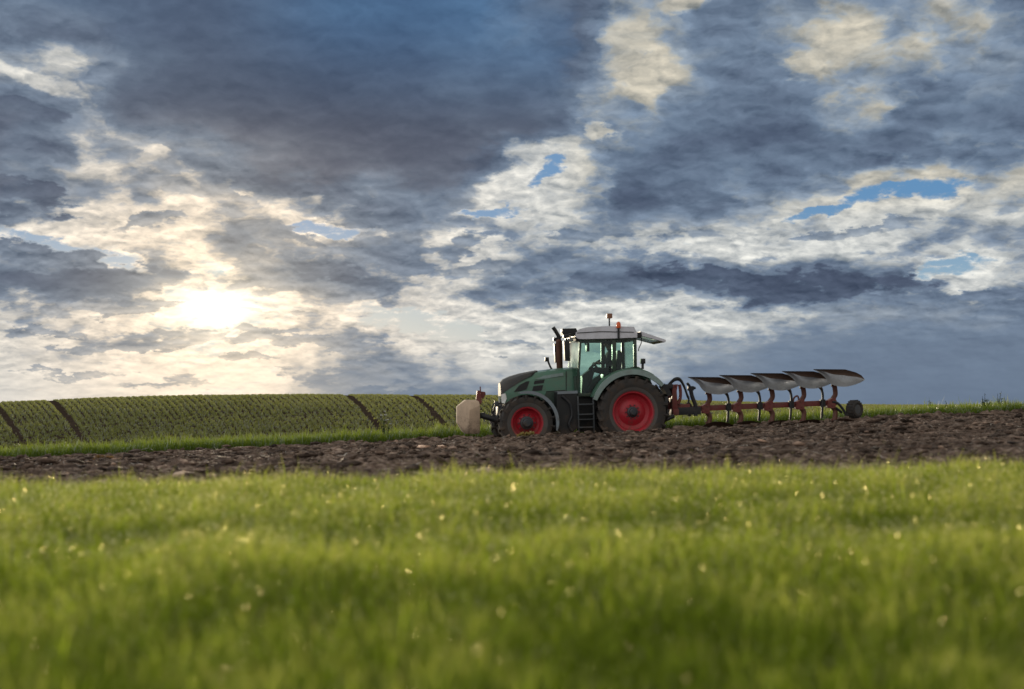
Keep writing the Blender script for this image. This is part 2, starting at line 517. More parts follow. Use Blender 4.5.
def mat_soil(name='ploughed_soil', clod=False):
    m, t = material(name)
    P = t.n('ShaderNodeNewGeometry').outputs['Position']
    st = t.v('MULTIPLY', P, (.38, 1.0, 1.0))
    a = t.noise(st, 2.2, 5, .6)
    b = t.noise(st, 14.0, 5, .65)
    c3 = t.noise(P, 60.0, 3, .6)
    c = t.ramp(t.m('ADD', t.m('MULTIPLY', a, .5), t.m('MULTIPLY', b, .5)),
               [(.34, (.019, .012, .009, 1)), (.46, (.070, .046, .034, 1)), (.55, (.175, .122, .092, 1)), (.66, (.38, .29, .23, 1))])
    if clod:
        tint = t.n('ShaderNodeAttribute', attribute_name='tint').outputs['Fac']
        c = t.mix(1.0, c, t.ramp(tint, [(0, .35), (.5, 1.1), (.85, 2.0), (1, (4.4, 4.1, 3.8, 1))]), 'MULTIPLY', clamp=False)
    c = t.mix(t.mr(c3, .60, .74, 0, .5), c, (.30, .25, .19, 1))
    rough = t.mr(b, .35, .65, .9, .6)
    h = t.m('ADD', t.m('MULTIPLY', b, .7), t.m('MULTIPLY', c3, .3))
    out(t, principled(t, c, rough, spec=.22, normal=bump(t, h, .9, .04)))
    return m


def mat_leaf(name, dark, light, trans, tmix=.45, rough=.38, gloss=1.0, tipcol=None, glosscol=(1, 1, 1, 1)):
    m, t = material(name)
    tint = t.n('ShaderNodeAttribute', attribute_name='tint').outputs['Fac']
    c = t.mix(tint, dark, light)
    tr = t.mix(tint, tuple(a * .75 for a in trans[:3]) + (1,), trans)
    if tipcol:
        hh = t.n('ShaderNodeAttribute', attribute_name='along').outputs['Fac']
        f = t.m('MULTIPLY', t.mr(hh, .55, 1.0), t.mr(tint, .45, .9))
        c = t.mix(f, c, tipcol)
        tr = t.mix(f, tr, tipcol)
    d = t.n('ShaderNodeBsdfDiffuse')
    t.put(d.inputs[0], c)
    tl = t.n('ShaderNodeBsdfTranslucent')
    t.put(tl.inputs[0], tr)
    mx = t.n('ShaderNodeMixShader')
    mx.inputs[0].default_value = tmix
    t.t.links.new(d.outputs[0], mx.inputs[1])
    t.t.links.new(tl.outputs[0], mx.inputs[2])
    gl = t.n('ShaderNodeBsdfGlossy')
    gl.inputs['Color'].default_value = glosscol
    gl.inputs['Roughness'].default_value = rough
    fr = t.n('ShaderNodeFresnel')
    fr.inputs[0].default_value = 1.42
    m2 = t.n('ShaderNodeMixShader')
    t.put(m2.inputs[0], t.m('MULTIPLY', fr.outputs[0], gloss))
    t.t.links.new(mx.outputs[0], m2.inputs[1])
    t.t.links.new(gl.outputs[0], m2.inputs[2])
    out(t, m2.outputs[0])
    return m


M['ground'] = mat_ground()
M['soil'] = mat_soil()
M['clod'] = mat_soil('soil_clod', True)
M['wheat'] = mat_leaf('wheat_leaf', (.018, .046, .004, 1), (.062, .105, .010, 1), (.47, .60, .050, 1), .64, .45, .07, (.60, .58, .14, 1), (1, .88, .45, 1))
M['dew'] = mat_leaf('wet_leaf_tip', (.05, .09, .01, 1), (.09, .12, .012, 1), (.30, .36, .04, 1),   .5, .36, 1.0, None, (1, .90, .48, 1))
M['verge'] = mat_leaf('verge_grass', (.018, .045, .008, 1), (.075, .120, .018, 1), (.34, .46, .045, 1), .52, .45, .2, (.30, .30, .08, 1))
M['crop'] = mat_leaf('crop_leaf', (.050, .066, .018, 1), (.115, .122, .038, 1), (.38, .40, .11, 1), .55, .5, .12)


# ------------------------------------------------------------------ ground, soil
def grid_faces(nx, ny):
    i = np.arange(nx * ny).reshape(ny, nx)
    return np.stack([i[:-1, :-1], i[:-1, 1:], i[1:, 1:], i[1:, :-1]], -1).reshape(-1, 4)


def axis(*pieces):
    a = np.concatenate([np.arange(p0, p1, st) for p0, p1, st in pieces])
    return np.append(a, pieces[-1][1])


def build_ground():
    xs = axis((-1500, -300, 120), (-300, -60, 12), (-60, 50, .5), (50, 300, 12), (300, 1500, 120))
    ys = axis((-300, -20, 20), (-20, 0, 1), (0, 90, .5), (90, 200, 5), (200, 3000, 140))
    X, Y = np.meshgrid(xs, ys)
    Z = land(X, Y)
    insoil = sstep(NEAR - .4, NEAR + .6, Y) * (1 - sstep(-.6, -.1, Y - edge_y(X))) * sstep(-27, -26, X) * (1 - sstep(29, 30, X))
    Z = Z - .75 * insoil + .03 * fbm(X / 2, Y / 2, 3, 2) * (np.abs(X) < 70) * (Y < 72)
    o = np_mesh('ground', np.stack([X, Y, Z], -1).reshape(-1, 3), [grid_faces(len(xs), len(ys))], M['ground'], smooth=True)
    tag(o, kind='structure')
    xs = axis((-28, -17, .12), (-17, 19, .045), (19, 31, .12))
    ys = axis((NEAR - 1, 18, .10), (18, 42.6, .045))
    X, Y = np.meshgrid(xs, ys)
    Yw = Y + 0 * X
    Z = soil_z(X, Yw)
    cut = Yw > edge_y(X) + .6
    Z = np.where(cut, land(X, Yw) - .5, Z)
    o = np_mesh('ploughed_soil', np.stack([X, Yw, Z], -1).reshape(-1, 3), [grid_faces(len(xs), len(ys))], M['soil'], smooth=True)
    tag(o, kind='structure')


build_ground()


def build_clods():
    """loose lumps of turned earth, slabs a hand to a forearm long"""
    bm = bmesh.new()
    bmesh.ops.create_icosphere(bm, subdivisions=1, radius=1)
    bm.verts.ensure_lookup_table()
    v0 = np.array([v.co for v in bm.verts])
    f0 = np.array([[v.index for v in f.verts] for f in bm.faces])
    bm.free()
    N = 24000
    X = rng.uniform(-17, 18, N)
    Y = 18 + (rng.uniform(0, 1, N) ** .8) * 20.4 + LANE * X * .5
    ok = Y < edge_y(X) + .1
    X, Y = X[ok], Y[ok]
    N = len(X)
    sz = np.clip(rng.lognormal(-3.55, .60, N), .010, .085)
    Z = soil_z(X, Y) + sz * .25
    V, Fc = [], []
    for i in range(N):
        p = rng.uniform(0, 6.3, 3)
        w = 1 + .28 * np.sin(v0 @ rng.normal(0, 2.2, 3) + p[0]) + .2 * np.sin(v0 @ rng.normal(0, 4, 3) + p[1])
        v = v0 * w[:, None] * np.array([rng.uniform(1.2, 2.6), 1.0, rng.uniform(.4, .7)]) * sz[i]
        a = rng.normal(0, .5)
        b = rng.normal(0, .35)
        ca, sa, cb, sb = math.cos(a), math.sin(a), math.cos(b), math.sin(b)
        v = v @ np.array([[ca, sa, 0], [-sa, ca, 0], [0, 0, 1]]) @ np.array([[1, 0, 0], [0, cb, sb], [0, -sb, cb]])
        V.append(v + (X[i], Y[i], Z[i]))
        Fc.append(f0 + i * len(v0))
    tint = np.clip(rng.beta(1.6, 2.6, N), 0, 1)
    o = np_mesh('soil_clods', np.concatenate(V), [np.concatenate(Fc)], M['clod'], {'tint': np.repeat(tint, len(v0))})
    tag(o, 'loose dark brown clods of freshly turned earth', 'soil', kind='stuff')


build_clods()


# ------------------------------------------------------------------ leaves and blades
def blades(name, X, Y, Z, H, W, lean, bend, mat, tint, dirs=None, seg=3):
    """curved tapering blades; lean and bend in radians at foot and tip"""
    n = len(X)
    phi = rng.uniform(0, 2 * np.pi, n) if dirs is None else dirs
    side = phi + np.pi / 2 + rng.normal(0, .5, n)
    sx, sy = np.cos(side), np.sin(side)
    V = np.zeros((n, 2 * seg + 1, 3), np.float32)
    along = np.zeros((n, 2 * seg + 1), np.float32)
    px, py, pz = X.copy(), Y.copy(), Z.copy()
    for k in range(seg + 1):
        f = k / seg
        w = W * (1.0 - .15 * abs(f - .35)) * (1 if k < seg else 0) * (1 - .45 * max(0, f - .4))
        if k < seg:
            V[:, 2 * k] = np.stack([px - sx * w / 2, py - sy * w / 2, pz], -1)
            V[:, 2 * k + 1] = np.stack([px + sx * w / 2, py + sy * w / 2, pz], -1)
            along[:, 2 * k:2 * k + 2] = f
        else:
            V[:, 2 * seg] = np.stack([px, py, pz], -1)
            along[:, 2 * seg] = 1
        th = lean + bend * f
        st = H / seg
        px = px + np.cos(phi) * np.sin(th) * st
        py = py + np.sin(phi) * np.sin(th) * st
        pz = pz + np.cos(th) * st
    b = (np.arange(n) * (2 * seg + 1))[:, None]
    quads = np.concatenate([b + np.array([[2 * k, 2 * k + 1, 2 * k + 3, 2 * k + 2]]) for k in range(seg - 1)])
    tris = b + np.array([[2 * seg - 2, 2 * seg - 1, 2 * seg]])
    return np_mesh(name, V.reshape(-1, 3), [quads, tris], mat,
                   {'tint': np.repeat(tint, 2 * seg + 1), 'along': along.ravel()})


def build_wheat():
    N = 225000
    u = rng.uniform(0, 1, N)
    Y = np.sqrt(2.1 ** 2 + u * (NEAR + .15 - 2.1) * (NEAR + .15 + 2.1)) * (1 + 0 * u)
    X = rng.uniform(-1, 1, N) * (.41 * Y + 2.1)
    ok = Y < NEAR + .2 + .25 * perlin(X * 1.3, X * 0 + 3, 4)
    X, Y = X[ok], Y[ok]
    n = len(X)
    dip = .20 * np.exp(-((Y - 8.3 - .02 * X - .3 * perlin(X / 2.2, X * 0, 8)) / .75) ** 2) + .26 * np.exp(-((Y - 4.6 - .05 * X) / .35) ** 2) * sstep(-.5, 1.0, X)
    patch = .5 + .9 * fbm(X / .9, Y / 1.2, 3, 61)
    H = (.258 + .09 * (patch - .5)) * (1 - dip) * np.interp(Y, [2.2, 4.0, 6.5], [.46, .66, 1]) * rng.normal(1, .14, n)
    tall = rng.uniform(0, 1, n) < .012
    H = np.where(tall, H * rng.uniform(1.2, 1.5, n), H)
    H = np.clip(H, .1, .5)
    fine = fbm(X / .22, Y / .35, 2, 65)
    tint = np.clip(.0 + .9 * patch + .7 * fine + rng.normal(0, .25, n) - .6 * dip + .4 * tall, 0, 1)
    H = H * (1 + .25 * fine)
    bend = np.abs(rng.normal(.55, .6, n))
    o = blades('young_wheat', X, Y, land(X, Y) - .01, H * (1 + .12 * bend), rng.uniform(.005, .0105, n), np.abs(rng.normal(.12, .12, n)), bend, M['wheat'], tint, seg=4)
    tag(o, 'young green wheat filling the near field, sunlit tips', 'wheat', kind='stuff')
    # wet leaf tips lying level at the top of the crop catch the sun
    k = rng.choice(n, 170000, replace=False, p=Y ** 1.2 / np.sum(Y ** 1.2))
    X, Y, H = X[k], Y[k], H[k]
    n = len(X)
    o = blades('dewy_leaf_tips', X, Y, land(X, Y) + H * rng.uniform(.86, 1.08, n), rng.uniform(.006, .014, n) * np.clip(Y / 8, .35, 1), rng.uniform(.005, .010, n) * np.clip(Y / 8, .35, 1), np.arccos(rng.uniform(.05, .98, n)), rng.normal(0, .1, n), M['dew'], rng.uniform(.3, 1, n), seg=2)
    tag(o, 'wet wheat leaf tips glinting in the low sun', 'dew', kind='stuff')


build_wheat()


def build_verge():
    N = 70000
    X = rng.uniform(-17, 19.5, N)
    d = rng.uniform(0, 1, N) ** 1.15 * 2.4
    Y = edge_y(X) + .02 + d + .12 * perlin(X * 2.0, X * 0 + .5, 14)
    clump = .5 + fbm(X / .45, Y / .45, 3, 71)
    h = np.interp(X, [-14, -2, 4, 11], [.38, .34, .30, .29])
    H = .88 * h * (.45 + 1.0 * clump) * rng.normal(1, .2, N)
    H = np.where(rng.uniform(0, 1, N) < .012, H * 1.45, H)
    tint = np.clip(.0 + .9 * clump + rng.normal(0, .28, N), 0, 1)
    o = blades('verge_grass', X, Y, land(X, Y) - .04, np.clip(H, .05, .8), rng.uniform(.008, .020, N), np.abs(rng.normal(.15, .15, N)), np.abs(rng.normal(.5, .5, N)), M['verge'], tint)
    tag(o, 'bright green rough grass verge between ploughed soil and crop', 'grass', kind='stuff')


build_verge()


def build_crop():
    """rows of low leafy crop fanning up to the brow, with bare wheel tracks"""
    Xs, Ys, rid = [], [], []
    x0, i = -26.0, 0
    tracks = ((-14.3, .11), (-12.6, .11), (-3.75, .10), (-1.85, .10))
    while x0 < 17:
        skip = any(abs(x0 - tr) < w for tr, w in tracks)
        if not skip:
            yy = np.arange(edge_y(x0) + 1.6, YC + 2.5, .15)
            yy = yy + rng.normal(0, .028, len(yy))
            xx = x0 + (yy - 42) * (-.067 + .0234 * x0) + rng.normal(0, .028, len(yy))
            keep = rng.uniform(0, 1, len(yy)) < .80 + .5 * fbm(xx / .8, yy / .8, 2, 85)
            Xs.append(xx[keep]); Ys.append(yy[keep]); rid.append(np.full(keep.sum(), rng.normal(0, .12)))
        x0 += .195
    X, Y, r = np.concatenate(Xs), np.concatenate(Ys), np.concatenate(rid)
    k = 6
    vig = .75 + .5 * (.5 + fbm(X / 4, Y / 6, 2, 81))
    n = len(X)
    X, Y, r, vig = (np.repeat(a, k) for a in (X, Y, r, vig))
    n = len(X)
    X = X + rng.normal(0, .042, n)
    Y = Y + rng.normal(0, .06, n)
    H = .095 * vig * rng.uniform(.7, 1.25, n)
    tint = np.clip(.5 + r + rng.normal(0, .22, n), 0, 1)
    o = blades('crop_rows', X, Y, land(X, Y), H, rng.uniform(.018, .036, n), np.abs(rng.normal(.45, .25, n)), np.abs(rng.normal(.6, .35, n)), M['crop'], tint)
    tag(o, 'low leafy crop in rows running up the slope to the brow', 'crop', kind='stuff')


build_crop()


def build_straw():
    N = 9000
    X = rng.uniform(-16, 17, N)
    Y = 18 + rng.uniform(0, 1, N) ** .8 * 20.3 + LANE * X * .5
    ok = Y < edge_y(X)
    X, Y = X[ok], Y[ok]
    n = len(X)
    o = blades('straw_bits', X, Y, soil_z(X, Y) + .02, rng.uniform(.06, .24, n), rng.uniform(.010, .030, n), np.clip(rng.normal(1.5, .10, n), 1.2, 1.7), rng.normal(0, .12, n), M['straw'], rng.uniform(0, 1, n))
    tag(o, 'pale straw and root scraps scattered over the ploughed soil', 'straw', kind='stuff')


M['straw'] = mat_leaf('straw', (.20, .15, .105, 1), (.46, .39, .30, 1), (.25, .19, .12, 1), .3, .5, .2)
build_straw()
# ------------------------------------------------------------------ machine building tools
def paint(name, col, rough=.4, metal=0.0, dirt=.35, coat=.0, dirtcol=(.13, .095, .07, 1), scale=5.0, spec=.5, mud=.55):
    m, t = material(name)
    P = t.n('ShaderNodeTexCoord').outputs['Object']
    n = t.noise(P, scale, 6, .65)
    n2 = t.noise(P, scale * 6, 4, .6)
    f = t.m('MULTIPLY', t.mr(t.m('ADD', t.m('MULTIPLY', n, .7), t.m('MULTIPLY', n2, .3)), .40, .68), dirt)
    c = t.mix(f, col, dirtcol)
    # mud thrown up from the furrow, thick low down and gone above the axles
    if mud:
        wz = t.sep(t.n('ShaderNodeNewGeometry').outputs['Position'])[2]
        g = t.m('ADD', t.mr(wz, 1.35, .15, 0, .34), t.m('SUBTRACT', t.m('ADD', t.m('MULTIPLY', n, .6), t.m('MULTIPLY', n2, .4)), .5))
        f2 = t.m('MULTIPLY', t.mr(g, .16, .36), mud)
        c = t.mix(f2, c, (.085, .056, .038, 1))
        f = t.m('MAXIMUM', f, f2)
    r = t.m('ADD', rough, t.m('MULTIPLY', f, .35), clamp=True)
    out(t, principled(t, c, r, metal, spec, normal=bump(t, n2, .06, .01), coat=coat))
    return m


M['green'] = paint('green_paint', (.060, .170, .112, 1), .32, coat=.3, dirt=.30)
M['dark_green'] = paint('dark_green_paint', (.022, .050, .036, 1), .4, dirt=.35)
M['fender_grey'] = paint('grey_green_plastic', (.25, .34, .325, 1), .45, dirt=.35)
M['fender_blue'] = paint('blue_grey_plastic', (.20, .24, .275, 1), .42, dirt=.30)
M['grille'] = paint('dark_grille', (.032, .033, .033, 1), .5, dirt=.35)
M['roof'] = paint('roof_grey', (.70, .70, .76, 1), .40, dirt=.20)
M['black'] = paint('black_plastic', (.008, .009, .011, 1), .5, dirt=.05)
M['chassis'] = paint('dark_chassis', (.012, .015, .020, 1), .5, dirt=.22)
M['steel'] = paint('step_steel', (.06, .07, .08, 1), .4, .3, dirt=.4)
M['rubber'] = paint('tyre_rubber', (.030, .028, .027, 1), .8, dirt=.7, scale=4, dirtcol=(.085, .060, .044, 1))
M['rubber_dusty'] = paint('dusty_tyre_wall', (.085, .082, .080, 1), .85, dirt=.5)
M['rim'] = paint('red_rim', (.44, .014, .030, 1), .42, dirt=.22, dirtcol=(.22, .08, .07, 1))
M['hub'] = paint('dark_hub', (.035, .042, .052, 1), .45, .2, dirt=.3)
M['rust'] = paint('rusty_pipe', (.105, .040, .024, 1), .6, .3, dirt=.5, dirtcol=(.05, .03, .022, 1), scale=8)
M['plough_red'] = paint('worn_red_paint', (.18, .030, .028, 1), .5, dirt=.60, dirtcol=(.16, .095, .07, 1), scale=7)
M['leg_red'] = paint('rusty_red_leg', (.155, .055, .040, 1), .55, dirt=.6, dirtcol=(.15, .085, .055, 1), scale=9)
M['share'] = paint('rusty_share', (.115, .072, .055, 1), .5, .35, dirt=.7, dirtcol=(.10, .062, .045, 1), scale=9)
M['polished'] = paint('polished_steel', (.40, .42, .46, 1), .36, .9, dirt=.40, dirtcol=(.11, .085, .07, 1), scale=2.2)
M['concrete'] = paint('weight_concrete', (.50, .37, .26, 1), .85, dirt=.35, dirtcol=(.24, .19, .15, 1), scale=6)
M['lens'] = paint('lamp_lens', (.75, .75, .72, 1), .12, dirt=.1)
M['orange'] = paint('amber_lens', (.75, .13, .03, 1), .2, dirt=.1)
M['gps'] = paint('brown_receiver', (.20, .085, .045, 1), .5, dirt=.2)
M['cloth'] = paint('navy_cloth', (.020, .024, .034, 1), .9, dirt=.2)
M['skin'] = paint('skin', (.42, .24, .17, 1), .5, dirt=.1)
M['hair'] = paint('dark_hair', (.020, .014, .010, 1), .6, dirt=.1)
M['mirror'] = paint('mirror_glass', (.6, .62, .64, 1), .06, 1.0, dirt=.05)


def mat_glass():
    m, t = material('tinted_cab_glass')
    tr = t.n('ShaderNodeBsdfTransparent')
    tr.inputs[0].default_value = (.76, .87, .84, 1)
    gl = t.n('ShaderNodeBsdfGlossy')
    gl.inputs['Roughness'].default_value = .03
    fr = t.n('ShaderNodeFresnel')
    fr.inputs[0].default_value = 1.5
    mx = t.n('ShaderNodeMixShader')
    t.put(mx.inputs[0], t.m('MULTIPLY', fr.outputs[0], .6))
    t.t.links.new(tr.outputs[0], mx.inputs[1])
    t.t.links.new(gl.outputs[0], mx.inputs[2])
    out(t, mx.outputs[0])
    return m


M['glass'] = mat_glass()


def thing(name, label, cat, loc=(0, 0, 0), rot=(0, 0, 0), group=None):
    o = bpy.data.objects.new(name, None)
    o.empty_display_size = .2
    COL.objects.link(o)
    o.location = loc
    o.rotation_euler = rot
    tag(o, label, cat, group)
    return o


def obj(name, bm, mats, parent=None, bevel=0.0, smooth=True, label=None):
    if not isinstance(mats, (list, tuple)):
        mats = [mats]
    if bevel:
        es = [e for e in bm.edges if len(e.link_faces) == 2 and e.calc_face_angle(0) > .5]
        bmesh.ops.bevel(bm, geom=es, offset=bevel, segments=2, profile=.6, affect='EDGES', clamp_overlap=True)
    bmesh.ops.recalc_face_normals(bm, faces=bm.faces[:])
    if smooth:
        for f in bm.faces:
            f.smooth = True
        for e in bm.edges:
            if len(e.link_faces) == 2 and e.calc_face_angle(0) > .6:
                e.smooth = False
    me = bpy.data.meshes.new(name)
    bm.to_mesh(me)
    bm.free()
    for m_ in mats:
        me.materials.append(m_)
    o = bpy.data.objects.new(name, me)
    COL.objects.link(o)
    o.parent = parent
    if label:
        o['label'] = label
    return o


def BM():
    return bmesh.new()


def box(bm, c, s, rot=None):
    m = Matrix.Translation(c) @ (rot.to_4x4() if rot else Matrix()) @ Matrix.Diagonal((s[0], s[1], s[2], 1))
    return bmesh.ops.create_cube(bm, size=1, matrix=m)['verts']


def prism(bm, pts, y0, y1):
    """polygon of (x, z) pushed from y0 to y1"""
    a = [bm.verts.new((p[0], y0, p[1])) for p in pts]
    b = [bm.verts.new((p[0], y1, p[1])) for p in pts]
    bm.faces.new(a)
    bm.faces.new(b[::-1])
    n = len(pts)
    for i in range(n):
        bm.faces.new((a[i], b[i], b[(i + 1) % n], a[(i + 1) % n]))


def panel(bm, pts, thick):
    """polygon of 3-D points given a thickness along its normal"""
    n = Vector((0, 0, 0))
    P = [Vector(p) for p in pts]
    for i in range(len(P)):
        a, b = P[i], P[(i + 1) % len(P)]
        n += Vector(((a.y - b.y) * (a.z + b.z), (a.z - b.z) * (a.x + b.x), (a.x - b.x) * (a.y + b.y)))
    n.normalize()
    a = [bm.verts.new(p - n * thick / 2) for p in P]
    b = [bm.verts.new(p + n * thick / 2) for p in P]
    bm.faces.new(a)
    bm.faces.new(b[::-1])
    for i in range(len(P)):
        bm.faces.new((a[i], b[i], b[(i + 1) % len(P)], a[(i + 1) % len(P)]))


def lathe(bm, prof, c, axis='Y', seg=48, close=False, mat=0):
    """profile of (radius, offset along the axis)"""
    rings = []
    for r, h in prof:
        ring = []
        for i in range(seg):
            a = 2 * math.pi * i / seg
            p = {'Y': (r * math.cos(a), h, r * math.sin(a)), 'Z': (r * math.cos(a), r * math.sin(a), h), 'X': (h, r * math.cos(a), r * math.sin(a))}[axis]
            ring.append(bm.verts.new(Vector(c) + Vector(p)))
        rings.append(ring)
    pairs = list(zip(rings[:-1], rings[1:]))
    if close:
        pairs.append((rings[-1], rings[0]))
    fs = []
    for A, B in pairs:
        for i in range(seg):
            f = bm.faces.new((A[i], A[(i + 1) % seg], B[(i + 1) % seg], B[i]))
            f.material_index = mat
            fs.append(f)
    if not close:
        for ring in (rings[0], rings[-1]):
            f = bm.faces.new(ring)
            f.material_index = mat
    return fs


def tube(bm, pts, r, seg=8, taper=None):
    P = [Vector(p) for p in pts]
    rings = []
    up = Vector((0, 1, .13)).normalized()
    for i, p in enumerate(P):
        d = (P[min(i + 1, len(P) - 1)] - P[max(i - 1, 0)]).normalized()
        a = d.cross(up)
        if a.length < .05:
            a = d.cross(Vector((1, 0, 0)))
        a.normalize()
        b = d.cross(a).normalized()
        rr = r[i] if isinstance(r, (list, tuple)) else r
        rings.append([bm.verts.new(p + (a * math.cos(2 * math.pi * k / seg) + b * math.sin(2 * math.pi * k / seg)) * rr) for k in range(seg)])
    for A, B in zip(rings[:-1], rings[1:]):
        for k in range(seg):
            bm.faces.new((A[k], A[(k + 1) % seg], B[(k + 1) % seg], B[k]))
    bm.faces.new(rings[0])
    bm.faces.new(rings[-1][::-1])


def curve(pts, n=12):
    """smooth line through the points"""
    P = [Vector(p) for p in pts]
    P = [P[0] * 2 - P[1]] + P + [P[-1] * 2 - P[-2]]
    res = []
    for i in range(1, len(P) - 2):
        for k in range(n):
            t = k / n
            res.append(.5 * ((2 * P[i]) + (P[i + 1] - P[i - 1]) * t + (2 * P[i - 1] - 5 * P[i] + 4 * P[i + 1] - P[i + 2]) * t * t + (3 * P[i] - P[i - 1] - 3 * P[i + 1] + P[i + 2]) * t ** 3))
    res.append(P[-2])
    return res


def arc_shell(bm, c, r0, r1, a0, a1, y0, y1, n=28, taper=0.0):
    """part of a ring between two radii, swept between two angles (degrees), from y0 to y1"""
    prev = None
    for i in range(n + 1):
        f = i / n
        a = R(a0 + (a1 - a0) * f)
        q = 1 - taper * (abs(f - .5) * 2) ** 6
        mid, h = (r0 + r1) / 2, (r1 - r0) / 2 * q
        sec = [bm.verts.new((c[0] + r * math.cos(a), y, c[1] + r * math.sin(a))) for r, y in ((mid - h, y0), (mid + h, y0), (mid + h, y1), (mid - h, y1))]
        if prev:
            for k in range(4):
                bm.faces.new((prev[k], prev[(k + 1) % 4], sec[(k + 1) % 4], sec[k]))
        else:
            bm.faces.new(sec)
        prev = sec
    bm.faces.new(prev[::-1])


class Frame:
    """measures a point of the photograph on a plane of constant y inside a machine's own axes"""

    def __init__(self, loc, rot):
        self.m = Matrix.Translation(loc) @ Matrix.Rotation(rot[2], 4, 'Z') @ Matrix.Rotation(rot[1], 4, 'Y')
        self.i = self.m.inverted()
        self.o = self.i @ Vector((0, 0, EYE))

    def at(self, px, py, y):
        d = self.i.to_3x3() @ ray(px, py)
        return self.o + d * ((y - self.o.y) / d.y)

    def xz(self, px, py, y):
        p = self.at(px, py, y)
        return (p.x, p.z)


# ------------------------------------------------------------------ tractor
YAW = math.atan(LANE)
T_LOC = Vector((1.78, 37.0 + LANE * 1.78, .012))
T_ROT = (0, -.028, YAW)
TF = Frame(T_LOC, T_ROT)


def wheel(name, parent, c, y_out, width, Rt, Rr, hub_r, lugs, sgn):
    """c = (x, z) of the axle; sgn -1 = side towards -y"""
    w = thing(name, None, None)
    w.parent = parent
    w.location = (c[0], 0, c[1])
    bm = BM()
    h = width / 2
    ym = y_out - sgn * h
    rb = Rr + .03
    prof = [(rb, -h * .86), (rb + .10, -h * 1.0), (Rt - .16, -h * 1.02), (Rt - .075, -h * .93), (Rt - .05, -h * .6), (Rt - .045, 0)]
    prof = prof + [(r, -y) for r, y in prof[-2::-1]]
    lathe(bm, [(r, ym + y) for r, y in prof], (0, 0, 0), 'Y', 72, close=True)
    for f in bm.faces:
        cc = f.calc_center_median()
        r = math.hypot(cc.x, cc.z)
        if r < rb + .11:
            f.material_index = 1
    for side in (-1, 1):
        for k in range(lugs):
            a0 = 2 * math.pi * (k + (.5 if side > 0 else 0)) / lugs
            prev = None
            for fy, da in ((-.04, -.02), (.5, .075), (.98, .20), (1.03, .22)):
                aw = .040 if fy < .9 else .034
                rt = Rt if fy < 1.0 else Rt - .10
                rl = Rt - .07 if fy < .9 else Rt - .14
                y = ym + side * h * fy
                sec = []
                for (r, a) in ((rl, a0 + da - aw), (rt, a0 + da - aw * .8), (rt, a0 + da + aw * .8), (rl, a0 + da + aw)):
                    sec.append(bm.verts.new((r * math.cos(a), y, r * math.sin(a))))
                if prev:
                    for q in range(4):
                        bm.faces.new((prev[q], prev[(q + 1) % 4], sec[(q + 1) % 4], sec[q]))
                else:
                    bm.faces.new(sec)
                prev = sec
            bm.faces.new(prev[::-1])
    obj('tyre', bm, [M['rubber'], M['rubber_dusty']], w)
    bm = BM()
    yo = y_out
    s = sgn
    prof = [(Rr + .045, yo - s * .03), (Rr + .03, yo - s * .055), (Rr - .01, yo - s * .06), (Rr - .03, yo - s * .10), (Rr - .055, yo - s * .20), (Rr * .70, yo - s * .23),
            (Rr * .50, yo - s * .17), (Rr * .42, yo - s * .155), (hub_r * .9, yo - s * .155), (hub_r * .9, yo - s * (width - .05)), (Rr - .02, yo - s * (width - .05)), (Rr + .04, yo - s * (width - .03))]
    lathe(bm, prof, (0, 0, 0), 'Y', 56, close=True)
    obj('rim', bm, M['rim'], w)
    bm = BM()
    lathe(bm, [(hub_r * 1.15, yo - s * .156), (hub_r * 1.1, yo - s * .11), (hub_r * .8, yo - s * .09), (hub_r * .72, yo - s * .02), (hub_r * .55, yo), (.01, yo + s * .004)], (0, 0, 0), 'Y', 32)
    nb = 10
    for k in range(nb):
        a = 2 * math.pi * k / nb
        lathe(bm, [(.018, yo - s * .158), (.018, yo - s * .115)], (hub_r * 1.42 * math.cos(a), 0, hub_r * 1.42 * math.sin(a)), 'Y', 6)
    obj('hub', bm, M['hub'], w)
    return w


